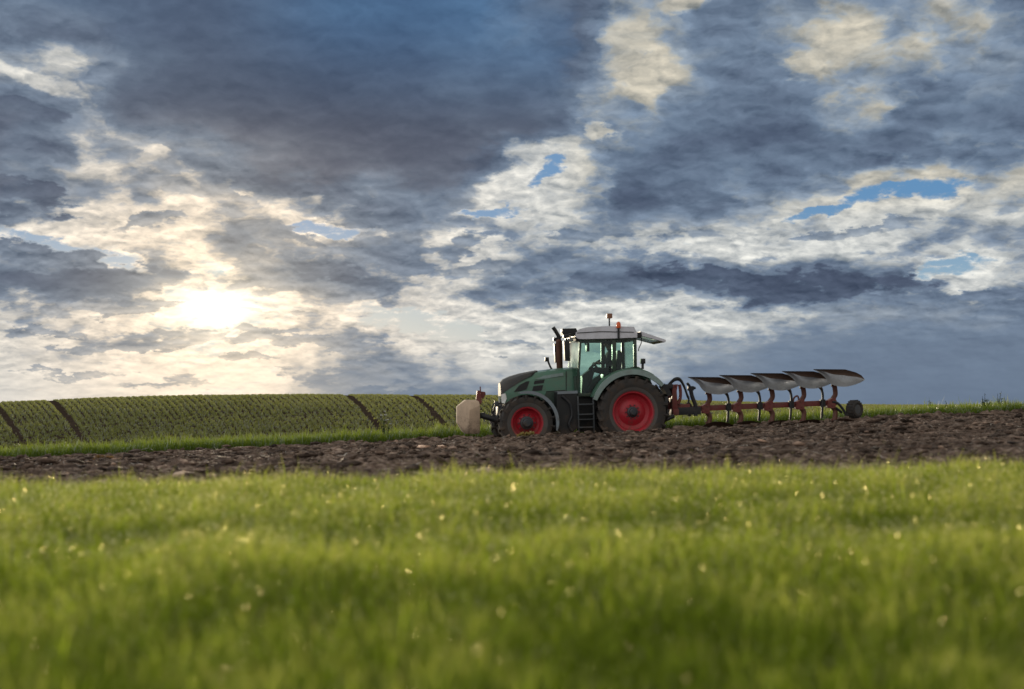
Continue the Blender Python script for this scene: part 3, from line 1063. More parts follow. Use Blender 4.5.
def build_tractor():
    t = thing('tractor', 'muddy dark green tractor with red rims driving along the furrow, pulling the plough', 'tractor', T_LOC, T_ROT)
    A, X = TF.at, TF.xz
    # wheels
    rc = X(633.5, 412, -1.22)
    fc = X(527.5, 423, -1.18)
    for s in (-1, 1):
        wheel('rear_wheel', t, rc, s * 1.24, .62, .915, .50, .125, 20, s)
        wheel('front_wheel', t, fc, s * 1.18, .50, .715, .385, .15, 18, s)
    # chassis, engine block, axles
    bm = BM()
    prism(bm, [X(504, 404, -.3), X(560, 396, -.3), X(600, 394, -.3), X(650, 396, -.3), X(655, 412, -.3), X(640, 424, -.3), X(560, 428, -.3), X(530, 428, -.3), X(512, 420, -.3)], -.30, .30)
    lathe(bm, [(.13, -.95), (.16, -.3), (.2, 0), (.16, .3), (.13, .95)], (fc[0], 0, fc[1]), 'Y', 14)
    lathe(bm, [(.15, -.95), (.26, -.35), (.3, 0), (.26, .35), (.15, .95)], (rc[0], 0, rc[1]), 'Y', 14)
    obj('chassis', bm, M['chassis'], t, .015)
    # bonnet: cross sections along its length
    secs = [(500.0, 383.5, 398, .30), (503, 380.0, 403, .37), (509, 377.2, 407, .42), (520, 374.0, 409, .45), (534, 371.2, 410, .47), (550, 369.0, 410, .48), (566, 367.6, 410, .48), (577, 367.2, 410, .48)]

    def halfw(x):
        xs = [X(q[0], q[1], 0)[0] for q in secs]
        return float(np.interp(x, xs, [q[3] for q in secs]))
    bm = BM()
    prev = None
    for px, pt, pb, w in secs:
        x, zt = X(px, pt, 0)
        zb = X(px, pb, -w)[1]
        h = zt - zb
        ring = [(-w, zb), (-w, zb + h * .45), (-w, zb + h * .72), (-w * .95, zb + h * .86), (-w * .78, zb + h * .955), (-w * .42, zt - .008), (0, zt)]
        ring = ring + [(-y, z) for y, z in ring[-2::-1]]
        vs = [bm.verts.new((x, y, z)) for y, z in ring]
        if prev:
            for k in range(len(vs) - 1):
                bm.faces.new((prev[k], prev[k + 1], vs[k + 1], vs[k]))
            bm.faces.new((prev[-1], prev[0], vs[0], vs[-1]))
        else:
            bm.faces.new(vs)
        prev = vs
    bm.faces.new(prev[::-1])
    bonnet = obj('bonnet', bm, M['green'], t)

    def side(name, pts, mat, off=.006, th=.02, parent=bonnet, label=None):
        for s in (-1, 1):
            bm = BM()
            P = []
            for px, py in pts:
                p = A(px, py, -.45)
                P.append((p.x, s * (halfw(p.x) + off - .004), p.z))
            panel(bm, P if s < 0 else P[::-1], th)
            obj(name, bm, mat, parent, label=label)
    # dark grille shell over the nose
    bm = BM()
    prev = None
    for px, pt, pb, w in ((499.2, 383.2, 396, .30), (502.6, 379.5, 392, .375), (509, 376.6, 387.5, .428), (519, 373.7, 381, .455), (529, 371.7, 376, .45), (536, 370.5, 372.4, .3)):
        x, zt = X(px, pt, 0)
        zb = X(px, pb, -w)[1]
        h = zt - zb
        ring = [(-w - .006, zb), (-w - .004, zb + h * .5), (-w * .96, zb + h * .75), (-w * .78, zb + h * .93), (-w * .42, zt - .002), (0, zt + .008)]
        ring = ring + [(-y, z) for y, z in ring[-2::-1]]
        vs = [bm.verts.new((x, y, z)) for y, z in ring]
        if prev:
            for k in range(len(vs) - 1):
                bm.faces.new((prev[k], prev[k + 1], vs[k + 1], vs[k]))
        else:
            bm.faces.new(vs)
        prev = vs
    obj('grille', bm, M['grille'], bonnet)
    side('vent', [(514, 392), (519, 385.5), (526, 381.5), (529.5, 381), (526.5, 389.5), (521, 391)], M['black'])
    side('vent', [(534.5, 380.8), (544.5, 379.6), (543.5, 383.0), (533.6, 384.2)], M['black'])
    side('vent', [(533.2, 386.2), (543.0, 385.0), (541.6, 390.4), (532.0, 391.4)], M['black'])
    side('decal_strip', [(534, 379.5), (544, 375.6), (563, 372.6), (563.5, 375.6), (545, 378.6)], M['fender_grey'], .005, .012)
    side('lower_panel', [(541, 403), (546, 392), (560, 391), (574, 391), (574, 410), (552, 410)], M['dark_green'], .004, .014)
    side('panel_gap', [(565.6, 371), (566.4, 371), (566.4, 391), (565.6, 391)], M['black'], .005, .012)
    side('panel_gap', [(546, 391.2), (565, 389.9), (565, 390.7), (546, 392.0)], M['black'], .006, .012)
    # headlamps in the front corners
    for s in (-1, 1):
        bm = BM()
        P = []
        for px, py in ((501.8, 394.5), (505.5, 393.2), (506.8, 398.6), (505.0, 403.5), (502.2, 402.5)):
            p = A(px, py, -.40)
            P.append((p.x, s * (halfw(p.x) + .010), p.z))
        panel(bm, P, .03)
        obj('headlight', bm, M['lens'], t)
    # front linkage and its clutter under the nose
    bm = BM()
    for s in (-.38, .38):
        tube(bm, curve([A(508, 414, s), A(499, 420, s), A(490, 418, s), A(481.5, 415.5, s)]), [.075] * 37, 8)
        tube(bm, [A(503, 406, s), A(497, 418, s)], .05, 8)
    box(bm, A(503, 412, 0), (.30, .62, .34))
    tube(bm, [A(486, 417, -.38), A(486, 417, .38)], .04, 8)
    tube(bm, [A(507, 420, -.36), A(498, 429, -.36), A(500, 433, -.36)], .05, 8)
    obj('front_linkage', bm, M['chassis'], t, .008)
    bm = BM()
    box(bm, A(496.5, 404, -.30), (.10, .12, .14))
    box(bm, A(494.5, 408.5, -.32), (.06, .08, .10))
    tube(bm, curve([A(497, 402, -.3), A(493, 405, -.34), A(492, 413, -.32), A(497, 417, -.3)]), .018, 6)
    obj('hydraulic_coupler', bm, M['steel'], t, .006)
    # front mudguards
    for s in (-1, 1):
        bm = BM()
        fr = 31.0 / F * 36.0
        arc_shell(bm, fc, fr - .035, fr + .02, 101, -14, s * 1.16, s * .70, 26, .5)
        arc_shell(bm, fc, fr - .055, fr + .03, 103, -16, s * 1.18, s * 1.13, 26, .6)
        tube(bm, [(fc[0], s * .62, fc[1]), (fc[0] + .35, s * .7, fc[1] + .35), (fc[0] + fr * .8, s * .8, fc[1] + fr * .55)], .03, 6)
        obj('front_mudguard', bm, M['fender_blue'], t)
    # rear mudguards: pale outer lip, green shell
    for s in (-1, 1):
        bm = BM()
        arc_shell(bm, rc, .955, 1.085, 40, 161, s * 1.20, s * 1.10, 34, .3)
        mg = obj('rear_mudguard', bm, M['fender_grey'], t)
        bm = BM()
        arc_shell(bm, rc, 1.02, 1.115, 58, 158, s * 1.097, s * .70, 34, .2)
        prism(bm, [(rc[0] - .42, rc[1] + .72), (rc[0] - .25, rc[1] + 1.09), (rc[0] + .25, rc[1] + 1.16), (rc[0] + .55, rc[1] + .98), (rc[0] + .6, rc[1] + .6)], s * .78, s * .72)
        obj('shell', bm, M['green'], mg)
        bm = BM()
        arc_shell(bm, rc, .99, 1.10, 22, 39.5, s * 1.17, s * .80, 8)
        obj('rear_flap', bm, M['black'], mg)
    # cab
    W = .82
    cab = obj('cab_frame', cab_frame(A, X, W), M['dark_green'], t, .008)
    nearwin = [(581.5, 340), (612.2, 340), (612.2, 372), (606, 377), (600.5, 384), (597.2, 393), (578.6, 393)]
    for s in (-1, 1):
        bm = BM()
        P = [A(px, py, -W) for px, py in nearwin]
        panel(bm, [(p.x, s * (W - .01), p.z) for p in P], .012)
        obj('door_window', bm, M['glass'], cab)
        bm = BM()
        P = [A(px, py, -W) for px, py in ((616.4, 340), (633.2, 340), (633.4, 367), (616.4, 371))]
        panel(bm, [(p.x, s * (W - .01), p.z) for p in P], .012)
        obj('side_window', bm, M['glass'], cab)
    tl, bl = A(580.6, 340, -W), A(576.6, 376, -W)
    bm = BM()
    panel(bm, [(tl.x, -W + .02, tl.z), (tl.x - .06, -W * .5, tl.z), (tl.x - .08, 0, tl.z), (tl.x - .06, W * .5, tl.z), (tl.x, W - .02, tl.z), (bl.x, W - .02, bl.z), (bl.x - .06, W * .5, bl.z), (bl.x - .08, 0, bl.z), (bl.x - .06, -W * .5, bl.z), (bl.x, -W + .02, bl.z)], .012)
    obj('windscreen', bm, M['glass'], cab)
    bm = BM()
    rt, rb = A(635, 340, -W), A(635.5, 352, -W)
    panel(bm, [(rt.x, -W + .03, rt.z), (rt.x, W - .03, rt.z), (rb.x, W - .03, A(635, 372, -W).z), (rb.x, -W + .03, A(635, 372, -W).z)], .012)
    obj('rear_window', bm, M['glass'], cab)
    # door handle and grab rail
    bm = BM()
    tube(bm, [A(610.5, 366, -W - .05), A(611, 372, -W - .05)], .018, 6)
    obj('handle', bm, M['black'], cab)
    # roof
    bm = BM()
    prism(bm, [X(575.0, 336.5, -W), X(575.6, 333, -W), X(579.5, 329.0, -W), X(588, 327.2, -W), X(606, 326.2, -W), X(633.5, 326.8, -W), X(635.0, 330, -W), X(636.8, 333, -W), X(636.8, 337.6, -W), X(610, 338.6, -W), X(583, 339.2, -W), X(578, 339.0, -W)], -.88, .88)
    roof = obj('roof', bm, M['roof'], t, .022)
    for s in (-1, 1):
        bm = BM()
        P = [A(px, py, -.885) for px, py in ((577, 332.6), (600, 331.2), (634, 331.8), (634, 332.5), (600, 332.0), (577, 333.4))]
        panel(bm, [(p.x, s * .884, p.z) for p in P], .014)
        obj('seam', bm, M['black'], roof)
    # lamp bar and sun visor over the windscreen
    bm = BM()
    P = [A(px, py, -.8) for px, py in ((562.5, 328.6), (576, 328.2), (578, 333.0), (563.0, 332.6))]
    prism(bm, [(p.x, p.z) for p in P], -.82, -.50)
    prism(bm, [(max(p.x, P[0].x + .2), p.z) for p in P], .42, .74)
    p = A(573.5, 336, -.5)
    prism(bm, [X(572, 333, -.5), X(577, 332.5, -.5), X(577.5, 342, -.5), X(574, 341, -.5)], -.80, -.45)
    prism(bm, [X(572, 333, -.5), X(577, 332.5, -.5), X(576, 337, -.5), X(573, 336, -.5)], -.45, .80)
    vis = obj('lamp_bar', bm, M['black'], t, .01)
    for y in (-.74, -.58, .5, .66):
        bm = BM()
        q = A(562.6, 330.6, -.8)
        q.x += .2 if y > 0 else 0
        lathe(bm, [(.045, q.x - .012), (.05, q.x + .02)], (0, y, q.z), 'X', 14)
        obj('work_lamp', bm, M['lens'], vis)
    # wing mirrors
    for s in (-1, 1):
        bm = BM()
        yy = -1.02 if s < 0 else .66
        a, b = A(563.6, 341, -1.02), A(569.6, 361, -1.02)
        dy = .20
        prism(bm, [(a.x, a.z), (b.x, a.z - .01), (b.x, b.z), (a.x + .02, b.z + .01)], yy - s * .13, yy + s * .10)
        tube(bm, [((a.x + b.x) / 2, yy, a.z), ((a.x + b.x) / 2, yy, A(566, 335, -1).z), (A(574, 333.5, -.8).x, s * .8, A(574, 333.5, -.8).z)], .022, 6)
        box(bm, ((a.x + b.x) / 2 - .01, yy, A(566, 336.4, -1).z), (.13, .2, .09))
        mi = obj('wing_mirror', bm, M['black'], t, .018)
        bm = BM()
        box(bm, (b.x + .004, yy - s * .015, (a.z + b.z) / 2), (.012, .19, (a.z - b.z) * .84))
        obj('mirror_glass', bm, M['mirror'], mi, .003)
    # exhaust stack on the far side of the bonnet
    bm = BM()
    lathe(bm, [(.075, A(559, 371, .50).z), (.085, A(559, 369, .50).z), (.085, A(559, 341, .50).z), (.055, A(559, 339.4, .50).z)], (A(559.2, 350, .50).x, .50, 0), 'Z', 18)
    ex = obj('exhaust_stack', bm, M['rust'], t)
    bm = BM()
    tube(bm, curve([A(559.4, 340.5, .5), A(558.9, 337, .5), A(556.2, 332, .5), A(553.0, 327.3, .5)], 6), .052, 10)
    obj('tail_pipe', bm, M['black'], ex)
    # small lamp on a stalk on the bonnet
    bm = BM()
    tube(bm, curve([A(551.5, 369, .40), A(549.5, 365, .40), A(548, 361, .40)], 5), .028, 7)
    box(bm, A(546.8, 359.4, .40), (.10, .14, .11))
    obj('bonnet_lamp', bm, M['black'], t, .01)
    # receiver on its mast, amber beacon on its bracket
    bm = BM()
    tube(bm, [A(609.4, 328, 0), A(609.3, 317, 0)], .020, 7)
    ms = obj('receiver_mast', bm, M['black'], t)
    bm = BM()
    box(bm, A(609.3, 316.0, 0), (.14, .16, .13))
    obj('receiver', bm, M['gps'], ms, .02)
    bm = BM()
    tube(bm, [A(618.6, 339, -.90), A(618.6, 327.5, -.90)], .028, 7)
    bk = obj('beacon_bracket', bm, M['black'], t)
    bm = BM()
    p = A(618.6, 328, -.90)
    lathe(bm, [(.055, p.z), (.06, p.z + .03), (.058, p.z + .11), (.04, p.z + .15), (.01, p.z + .165)], (p.x, p.y, 0), 'Z', 16)
    obj('beacon', bm, M['orange'], bk)
    # rear window swung open
    bm = BM()
    P0, P1 = A(638.5, 335.4, -.6), A(664.6, 342.3, -.6)
    d = (P1 - P0)
    n = Vector((-d.z, 0, d.x)).normalized() * .05
    for y0, y1 in ((-.70, -.60), (.60, .70)):
        prism(bm, [(P0.x, P0.z), (P1.x, P1.z), ((P1 + n * 1.2).x, (P1 + n * 1.2).z), ((P0 + n * 2.2).x, (P0 + n * 2.2).z)], y0, y1)
    a, b = P1 - d.normalized() * .16, P1
    prism(bm, [(a.x, a.z), (b.x, b.z), ((b + n * 1.2).x, (b + n * 1.2).z), ((a + n * 1.4).x, (a + n * 1.4).z)], -.60, .60)
    a, b = P0, P0 + d.normalized() * .08
    prism(bm, [(a.x, a.z), (b.x, b.z), ((b + n * 2).x, (b + n * 2).z), ((a + n * 2).x, (a + n * 2).z)], -.60, .60)
    hat = obj('open_rear_window', bm, M['roof'], t, .008)
    bm = BM()
    panel(bm, [P0 + n * .9 + Vector((0, -.02, 0)), P1 + n * .6 + Vector((0, -.02, 0)), P1 + n * .6 + Vector((0, 1.22, 0)), P0 + n * .9 + Vector((0, 1.22, 0))], .01)
    obj('pane', bm, M['glass'], hat)
    bm = BM()
    box(bm, A(638.5, 335.2, -.62), (.13, .2, .14))
    tube(bm, curve([A(641.5, 338, -.62), A(641.2, 343, -.62), A(639, 348, -.62), A(638.4, 351, -.62)], 5), .012, 6)
    obj('hinge', bm, M['black'], hat, .01)
    # lamp on the rear mudguard
    bm = BM()
    box(bm, A(642.8, 361.2, -1.0), (.11, .16, .13))
    tube(bm, [A(642.6, 369, -1.0), A(642.7, 362, -1.0)], .035, 8)
    obj('rear_lamp', bm, M['black'], t, .012)
    # tank, battery box, steps
    for y0, y1 in ((-.95, -.45), (.45, .95)):
        bm = BM()
        prism(bm, [X(557, 392, -.95), X(577, 391, -.95), X(577.5, 428, -.95), X(572, 433, -.95), X(560.5, 433, -.95), X(556.5, 424, -.95)], y0, y1)
        tank = obj('fuel_tank', bm, M['black'], t, .03)
        bm = BM()
        prism(bm, [X(557.5, 391.5, -.95), X(577.5, 390.6, -.95), X(577.5, 393.4, -.95), X(557.5, 394.2, -.95)], y0 * 1.02, y1 * 1.02)
        obj('lid', bm, M['fender_blue'], tank, .01)
    bm = BM()
    tube(bm, curve([A(562, 396, -.99), A(570, 404, -.99), A(572, 415, -.99), A(569, 424, -.99), A(572, 431, -.99)], 6), .035, 8)
    obj('air_pipe', bm, M['chassis'], t)
    st = BM()
    for px in (578.3, 593.6):
        P = [A(px, 396, -1.0), A(px, 433, -1.08)]
        box(st, (P[0] + P[1]) / 2, (.035, .05, (P[0] - P[1]).length), None)
    steps = obj('steps', st, M['steel'], t, .006)
    for py in (404.5, 414.5, 419.5, 427.5):
        bm = BM()
        a, b = A(578.6, py, -1.04), A(593.3, py, -1.04)
        box(bm, ((a.x + b.x) / 2, -.98, a.z), (b.x - a.x, .26, .03 if py != 419.5 else .02))
        obj('tread', bm, M['steel'], steps, .005)
    bm = BM()
    prism(bm, [X(578.5, 397, -.62), X(596, 397, -.62), X(600, 432, -.62), X(578.5, 432, -.62)], -.62, -.40)
    obj('step_well', bm, M['black'], t, .01)
    # seat, console, steering wheel
    bm = BM()
    a = A(611, 374, 0)
    box(bm, a + Vector((.02, 0, -.06)), (.50, .52, .14))
    box(bm, A(617.5, 364, 0), (.13, .50, .62), Matrix.Rotation(.14, 3, 'Y'))
    box(bm, A(618.5, 353.5, 0), (.10, .28, .16), Matrix.Rotation(.14, 3, 'Y'))
    box(bm, A(610, 384, 0), (.36, .40, .46))
    for s in (-.32, .32):
        box(bm, A(609, 369, s), (.42, .08, .07))
    obj('seat', bm, M['black'], t, .03)
    bm = BM()
    c0 = A(592, 366, 0)
    prism(bm, [X(581, 376, 0), X(586, 372, 0), X(590, 369, 0), X(591.5, 372, 0), X(588, 380, 0), X(586, 394, 0), X(581, 394, 0)], -.16, .16)
    prism(bm, [X(580, 378, 0), X(584, 378, 0), X(585, 394, 0), X(580, 394, 0)], -.55, .55)
    obj('dashboard', bm, M['black'], t, .02)
    bm = BM()
    tl_ = Matrix.Rotation(-.65, 3, 'Y')
    pr = [(.19 + .018 * math.cos(a), .018 * math.sin(a)) for a in [2 * math.pi * k / 8 for k in range(8)]]
    lathe(bm, pr, (0, 0, 0), 'Z', 24, close=True)
    box(bm, (0, 0, 0), (.36, .04, .02))
    box(bm, (0, 0, 0), (.04, .36, .02))
    tube(bm, [(0, 0, 0), (0, 0, -.2)], .03, 8)
    bmesh.ops.transform(bm, matrix=Matrix.Translation(A(594.5, 364.5, 0)) @ tl_.to_4x4(), verts=bm.verts[:])
    obj('steering_wheel', bm, M['black'], t)
    bm = BM()
    box(bm, A(587.5, 347.5, .35), (.06, .30, .22))
    tube(bm, [A(587.5, 347.5, .35), A(584, 341, .5)], .02, 6)
    obj('terminal_screen', bm, M['black'], t, .01)
    # rear linkage
    bm = BM()
    for s in (-.45, .45):
        tube(bm, curve([A(652, 420, s), A(664, 420, s), A(674, 416, s)], 5), .055, 8)
        tube(bm, [A(654, 392, s * .8), A(663, 397, s), A(668, 416, s)], .045, 8)
    tube(bm, [A(650, 396, 0), A(662, 394, 0), A(671, 389, 0)], .045, 8)
    box(bm, A(654, 404, 0), (.25, .60, .50))
    obj('rear_linkage', bm, M['chassis'], t, .01)
    for k, s in enumerate((-.45, -.25, .1)):
        bm = BM()
        box(bm, A(662.5 + k, 391.5 + k, s), (.16, .10, .14))
        obj('coupling_block', bm, M['steel'], t, .01)
    bm = BM()
    box(bm, A(665.5, 400.5, -.62), (.12, .08, .30))
    obj('stabiliser', bm, M['steel'], t, .01)
    return t


def cab_frame(A, X, W):
    bm = BM()

    def strut(p0, p1, w, d=.07):
        for s in (-1, 1):
            a, b = A(*p0, -W), A(*p1, -W)
            h = w / 2 / 38.6
            prism(bm, [(a.x - h, a.z), (a.x + h, a.z), (b.x + h, b.z), (b.x - h, b.z)], s * W, s * (W - d))
    strut((580.8, 339), (577.2, 396), 2.2)
    strut((614.3, 339), (614.3, 373), 4.0)
    strut((635.0, 338), (635.6, 369), 3.2)
    for s in (-1, 1):
        # sill, door bottom, panel over the mudguard
        prism(bm, [X(577, 393, -W), X(597.5, 393, -W), X(596.5, 396.5, -W), X(577, 396.5, -W)], s * W, s * (W - .07))
        prism(bm, [X(636.8, 366, -W), X(636.8, 372, -W), X(612, 380, -W), X(602, 389, -W), X(598, 396.5, -W), X(596.0, 396.5, -W), X(598.8, 386.5, -W), X(604.6, 378.0, -W), X(613, 371.4, -W), X(624, 368.6, -W)], s * W, s * (W - .07))
        prism(bm, [X(580, 338, -W), X(636, 337.5, -W), X(636, 340, -W), X(580, 340.5, -W)], s * W, s * (W - .07))
    a, b = A(577, 376, -W), A(577, 396, -W)
    box(bm, ((a.x + b.x) / 2, 0, (a.z + b.z) / 2), (.06, 2 * W - .16, a.z - b.z))
    a, b = A(578, 393.5, -W), A(636, 394, -W)
    box(bm, ((a.x + b.x) / 2, 0, a.z - .03), (b.x - a.x, 2 * W - .16, .06))
    a, b = A(636, 371, -W), A(636, 394, -W)
    box(bm, (a.x, 0, (a.z + b.z) / 2), (.06, 2 * W - .16, a.z - b.z))
    a = A(580.8, 339, -W)
    box(bm, (a.x, 0, a.z), (.08, 2 * W - .16, .06))
    a = A(635, 339, -W)
    box(bm, (a.x, 0, a.z), (.08, 2 * W - .16, .06))
    return bm


build_tractor()


# ------------------------------------------------------------------ front weight
def build_weight():
    w = thing('front_weight', 'pale block shaped ballast weight hung on the front of the tractor', 'weight', T_LOC, T_ROT)
    A = TF.at
    bm = BM()
    pts = []
    for s in (-1, 1):
        for px, py, y in ((480, 405.5, .52), (480, 432.5, .52), (479.2, 401.5, .46), (469.5, 410, .54), (468.5, 428, .54), (478, 433.8, .50), (470.5, 401.2, .42), (466.2, 399.8, .30),
                          (457.2, 406.5, .16), (457.2, 422.5, .16), (463.5, 431.5, .36), (467, 434, .44), (476, 399.9, .3)):
            p = A(px, py, -y)
            pts.append(bm.verts.new((p.x, s * y, p.z)))
    bmesh.ops.convex_hull(bm, input=pts)
    for v in [v for v in bm.verts if not v.link_faces]:
        bm.verts.remove(v)
    obj('ballast_block', bm, M['concrete'], w, .018)
    bm = BM()
    tube(bm, [A(480.5, 403.5, -.20), A(476.6, 399.0, -.20)], .07, 8)
    prism(bm, [TF.xz(476.0, 399, -.2), TF.xz(477.0, 390.6, -.2), TF.xz(480.2, 390.4, -.2), TF.xz(481.5, 400.5, -.2), TF.xz(481, 405, -.2)], -.24, -.14)
    prism(bm, [TF.xz(480.8, 397, -.2), TF.xz(481.4, 391.4, -.2), TF.xz(485.6, 391.8, -.2), TF.xz(486.2, 394.5, -.2), TF.xz(483.6, 399, -.2)], -.10, .02)
    tube(bm, [A(480.6, 393, -.16), A(480.2, 386.6, -.16)], .015, 6)
    obj('hitch_bracket', bm, M['plough_red'], w, .012)
    bm = BM()
    box(bm, A(481.5, 415.5, 0), (.12, .86, .14))
    obj('hanger', bm, M['chassis'], w, .01)


build_weight()


# ------------------------------------------------------------------ driver
def build_driver():
    A = TF.at
    hip = A(609.5, 371, 0)
    d = thing('person_rig', None, None)
    bpy.data.objects.remove(d)
    J, E = [], []

    def j(p, r, parent=None):
        J.append((Vector(p), r))
        if parent is not None:
            E.append((parent, len(J) - 1))
        return len(J) - 1
    pel = j((0, 0, 0), .135)
    sp = j((.03, 0, .20), .135, pel)
    ch = j((.04, 0, .40), .155, sp)
    nb = j((.02, 0, .53), .075, ch)
    nk = j((.0, 0, .60), .055, nb)
    hd = j((-.02, 0, .70), .092, nk)
    tp = j((-.01, 0, .79), .075, hd)
    fa = j((-.075, 0, .685), .062, hd)
    j((-.135, 0, .69), .016, fa)
    wheel_c = A(594.5, 364.5, 0) - hip
    for s in (-1, 1):
        sh = j((.02, s * .19, .46), .070, ch)
        elb = j((-.12, s * .27, .22), .048, sh)
        wr = j(wheel_c + Vector((.09, s * .19, .03)), .030, elb)
        pm = j(wheel_c + Vector((.045, s * .185, .035)), .030, wr)
        for k in range(4):
            f1 = j(wheel_c + Vector((.0, s * (.150 + .021 * k), .05)), .010, pm)
            f2 = j(wheel_c + Vector((-.028, s * (.150 + .021 * k), .030 - .003 * k)), .009, f1)
            j(wheel_c + Vector((-.022, s * (.150 + .021 * k), .006)), .008, f2)
        t1 = j(wheel_c + Vector((.03, s * .140, .03)), .011, pm)
        j(wheel_c + Vector((.004, s * .130, .016)), .010, t1)
        h1 = j((-.04, s * .10, -.02), .105, pel)
        kn = j((-.46, s * .14, .06), .068, h1)
        an = j((-.58, s * .14, -.34), .045, kn)
        j((-.72, s * .14, -.40), .038, an)
    me = bpy.data.meshes.new('person')
    me.from_pydata([tuple(p) for p, r in J], E, [])
    o = bpy.data.objects.new('person', me)
    COL.objects.link(o)
    sk = o.modifiers.new('skin', 'SKIN')
    for i, (p, r) in enumerate(J):
        me.skin_vertices[0].data[i].radius = (r, r)
        me.skin_vertices[0].data[i].use_root = (i == 0)
    ss = o.modifiers.new('sub', 'SUBSURF')
    ss.levels = ss.render_levels = 2
    dg = bpy.context.evaluated_depsgraph_get()
    m2 = bpy.data.meshes.new_from_object(o.evaluated_get(dg))
    o.modifiers.clear()
    o.data = m2
    m2.name = 'person'
    m2.materials.clear()
    m2.materials.append(M['cloth'])
    m2.materials.append(M['skin'])
    for p in m2.polygons:
        c = p.center
        hand = (c - wheel_c).length < .27 and c.x < wheel_c.x + .10 and c.z > wheel_c.z - .03
        p.material_index = 1 if (c.z > .565 or hand) else 0
        p.use_smooth = True
    mat = TF.m @ Matrix.Translation(hip)
    o.location = mat.to_translation()
    o.rotation_euler = mat.to_euler()
    tag(o, 'driver in dark jacket seated in the tractor cab, both hands on the wheel', 'person')
    bm = BM()
    bmesh.ops.create_uvsphere(bm, u_segments=16, v_segments=10, radius=1, matrix=Matrix.Translation((.022, 0, .745)) @ Matrix.Diagonal((.100, .098, .098, 1)))
    obj('hair', bm, M['hair'], o)


build_driver()
# ------------------------------------------------------------------ plough
P_LOC = Vector((6.7, 37.0 + LANE * 6.7 + .1, .15))
P_ROT = (0, -.046, YAW)
PF = Frame(P_LOC, P_ROT)


def smooth_line(pts, f):
    d = [0]
    for a, b in zip(pts[:-1], pts[1:]):
        d.append(d[-1] + math.hypot(b[0] - a[0], b[1] - a[1]))
    q = f * d[-1]
    return (float(np.interp(q, d, [p[0] for p in pts])), float(np.interp(q, d, [p[1] for p in pts])))


TOP = [(0, 0), (31.5, .2), (36, 1.4), (43, 3.4), (48, 6.2), (51.2, 10.0)]
BOT = [(0, .5), (5.5, 3.2), (11, 7.4), (15, 13.2), (19, 15.8), (26, 17.4), (33, 17.7), (41, 15.8), (47.5, 13.4), (51.4, 10.9)]


def body_sheet(bm, tx, ty, t0, t1, up=True, pivot=None, thick=.016, yoff=0.0):
    """curved sheet of a plough body between two fractions of its height"""
    ns, nt = 22, 8
    G = []
    for i in range(ns + 1):
        s = i / ns
        a, b = smooth_line(TOP, s), smooth_line(BOT, s)
        row = []
        for k in range(nt + 1):
            t = t0 + (t1 - t0) * k / nt
            qx, qy = a[0] + (b[0] - a[0]) * t, a[1] + (b[1] - a[1]) * t
            y = -.02 - .75 * (t - .32) ** 2 * (.35 + .65 * math.sin(math.pi * min(1, s * 1.05)) ** .7) + .34 * (s - .5) - .10 * s * s * t
            py = ty + qy
            if not up:
                py = 2 * pivot - py
            row.append(PF.at(tx + qx, py, y + yoff))
        G.append(row)
    vs = []
    for off in (0, thick):
        vs.append([[bm.verts.new(p + Vector((0, off, 0))) for p in row] for row in G])
    for L, flip in ((vs[0], False), (vs[1], True)):
        for i in range(ns):
            for k in range(nt):
                q = (L[i][k], L[i + 1][k], L[i + 1][k + 1], L[i][k + 1])
                try:
                    bm.faces.new(q[::-1] if flip else q)
                except ValueError:
                    pass
    f, b = vs
    for i in range(ns):
        bm.faces.new((f[i][0], b[i][0], b[i + 1][0], f[i + 1][0]))
        bm.faces.new((f[i][nt], f[i + 1][nt], b[i + 1][nt], b[i][nt]))
    for k in range(nt):
        bm.faces.new((f[0][k], f[0][k + 1], b[0][k + 1], b[0][k]))
        bm.faces.new((f[ns][k], b[ns][k], b[ns][k + 1], f[ns][k + 1]))


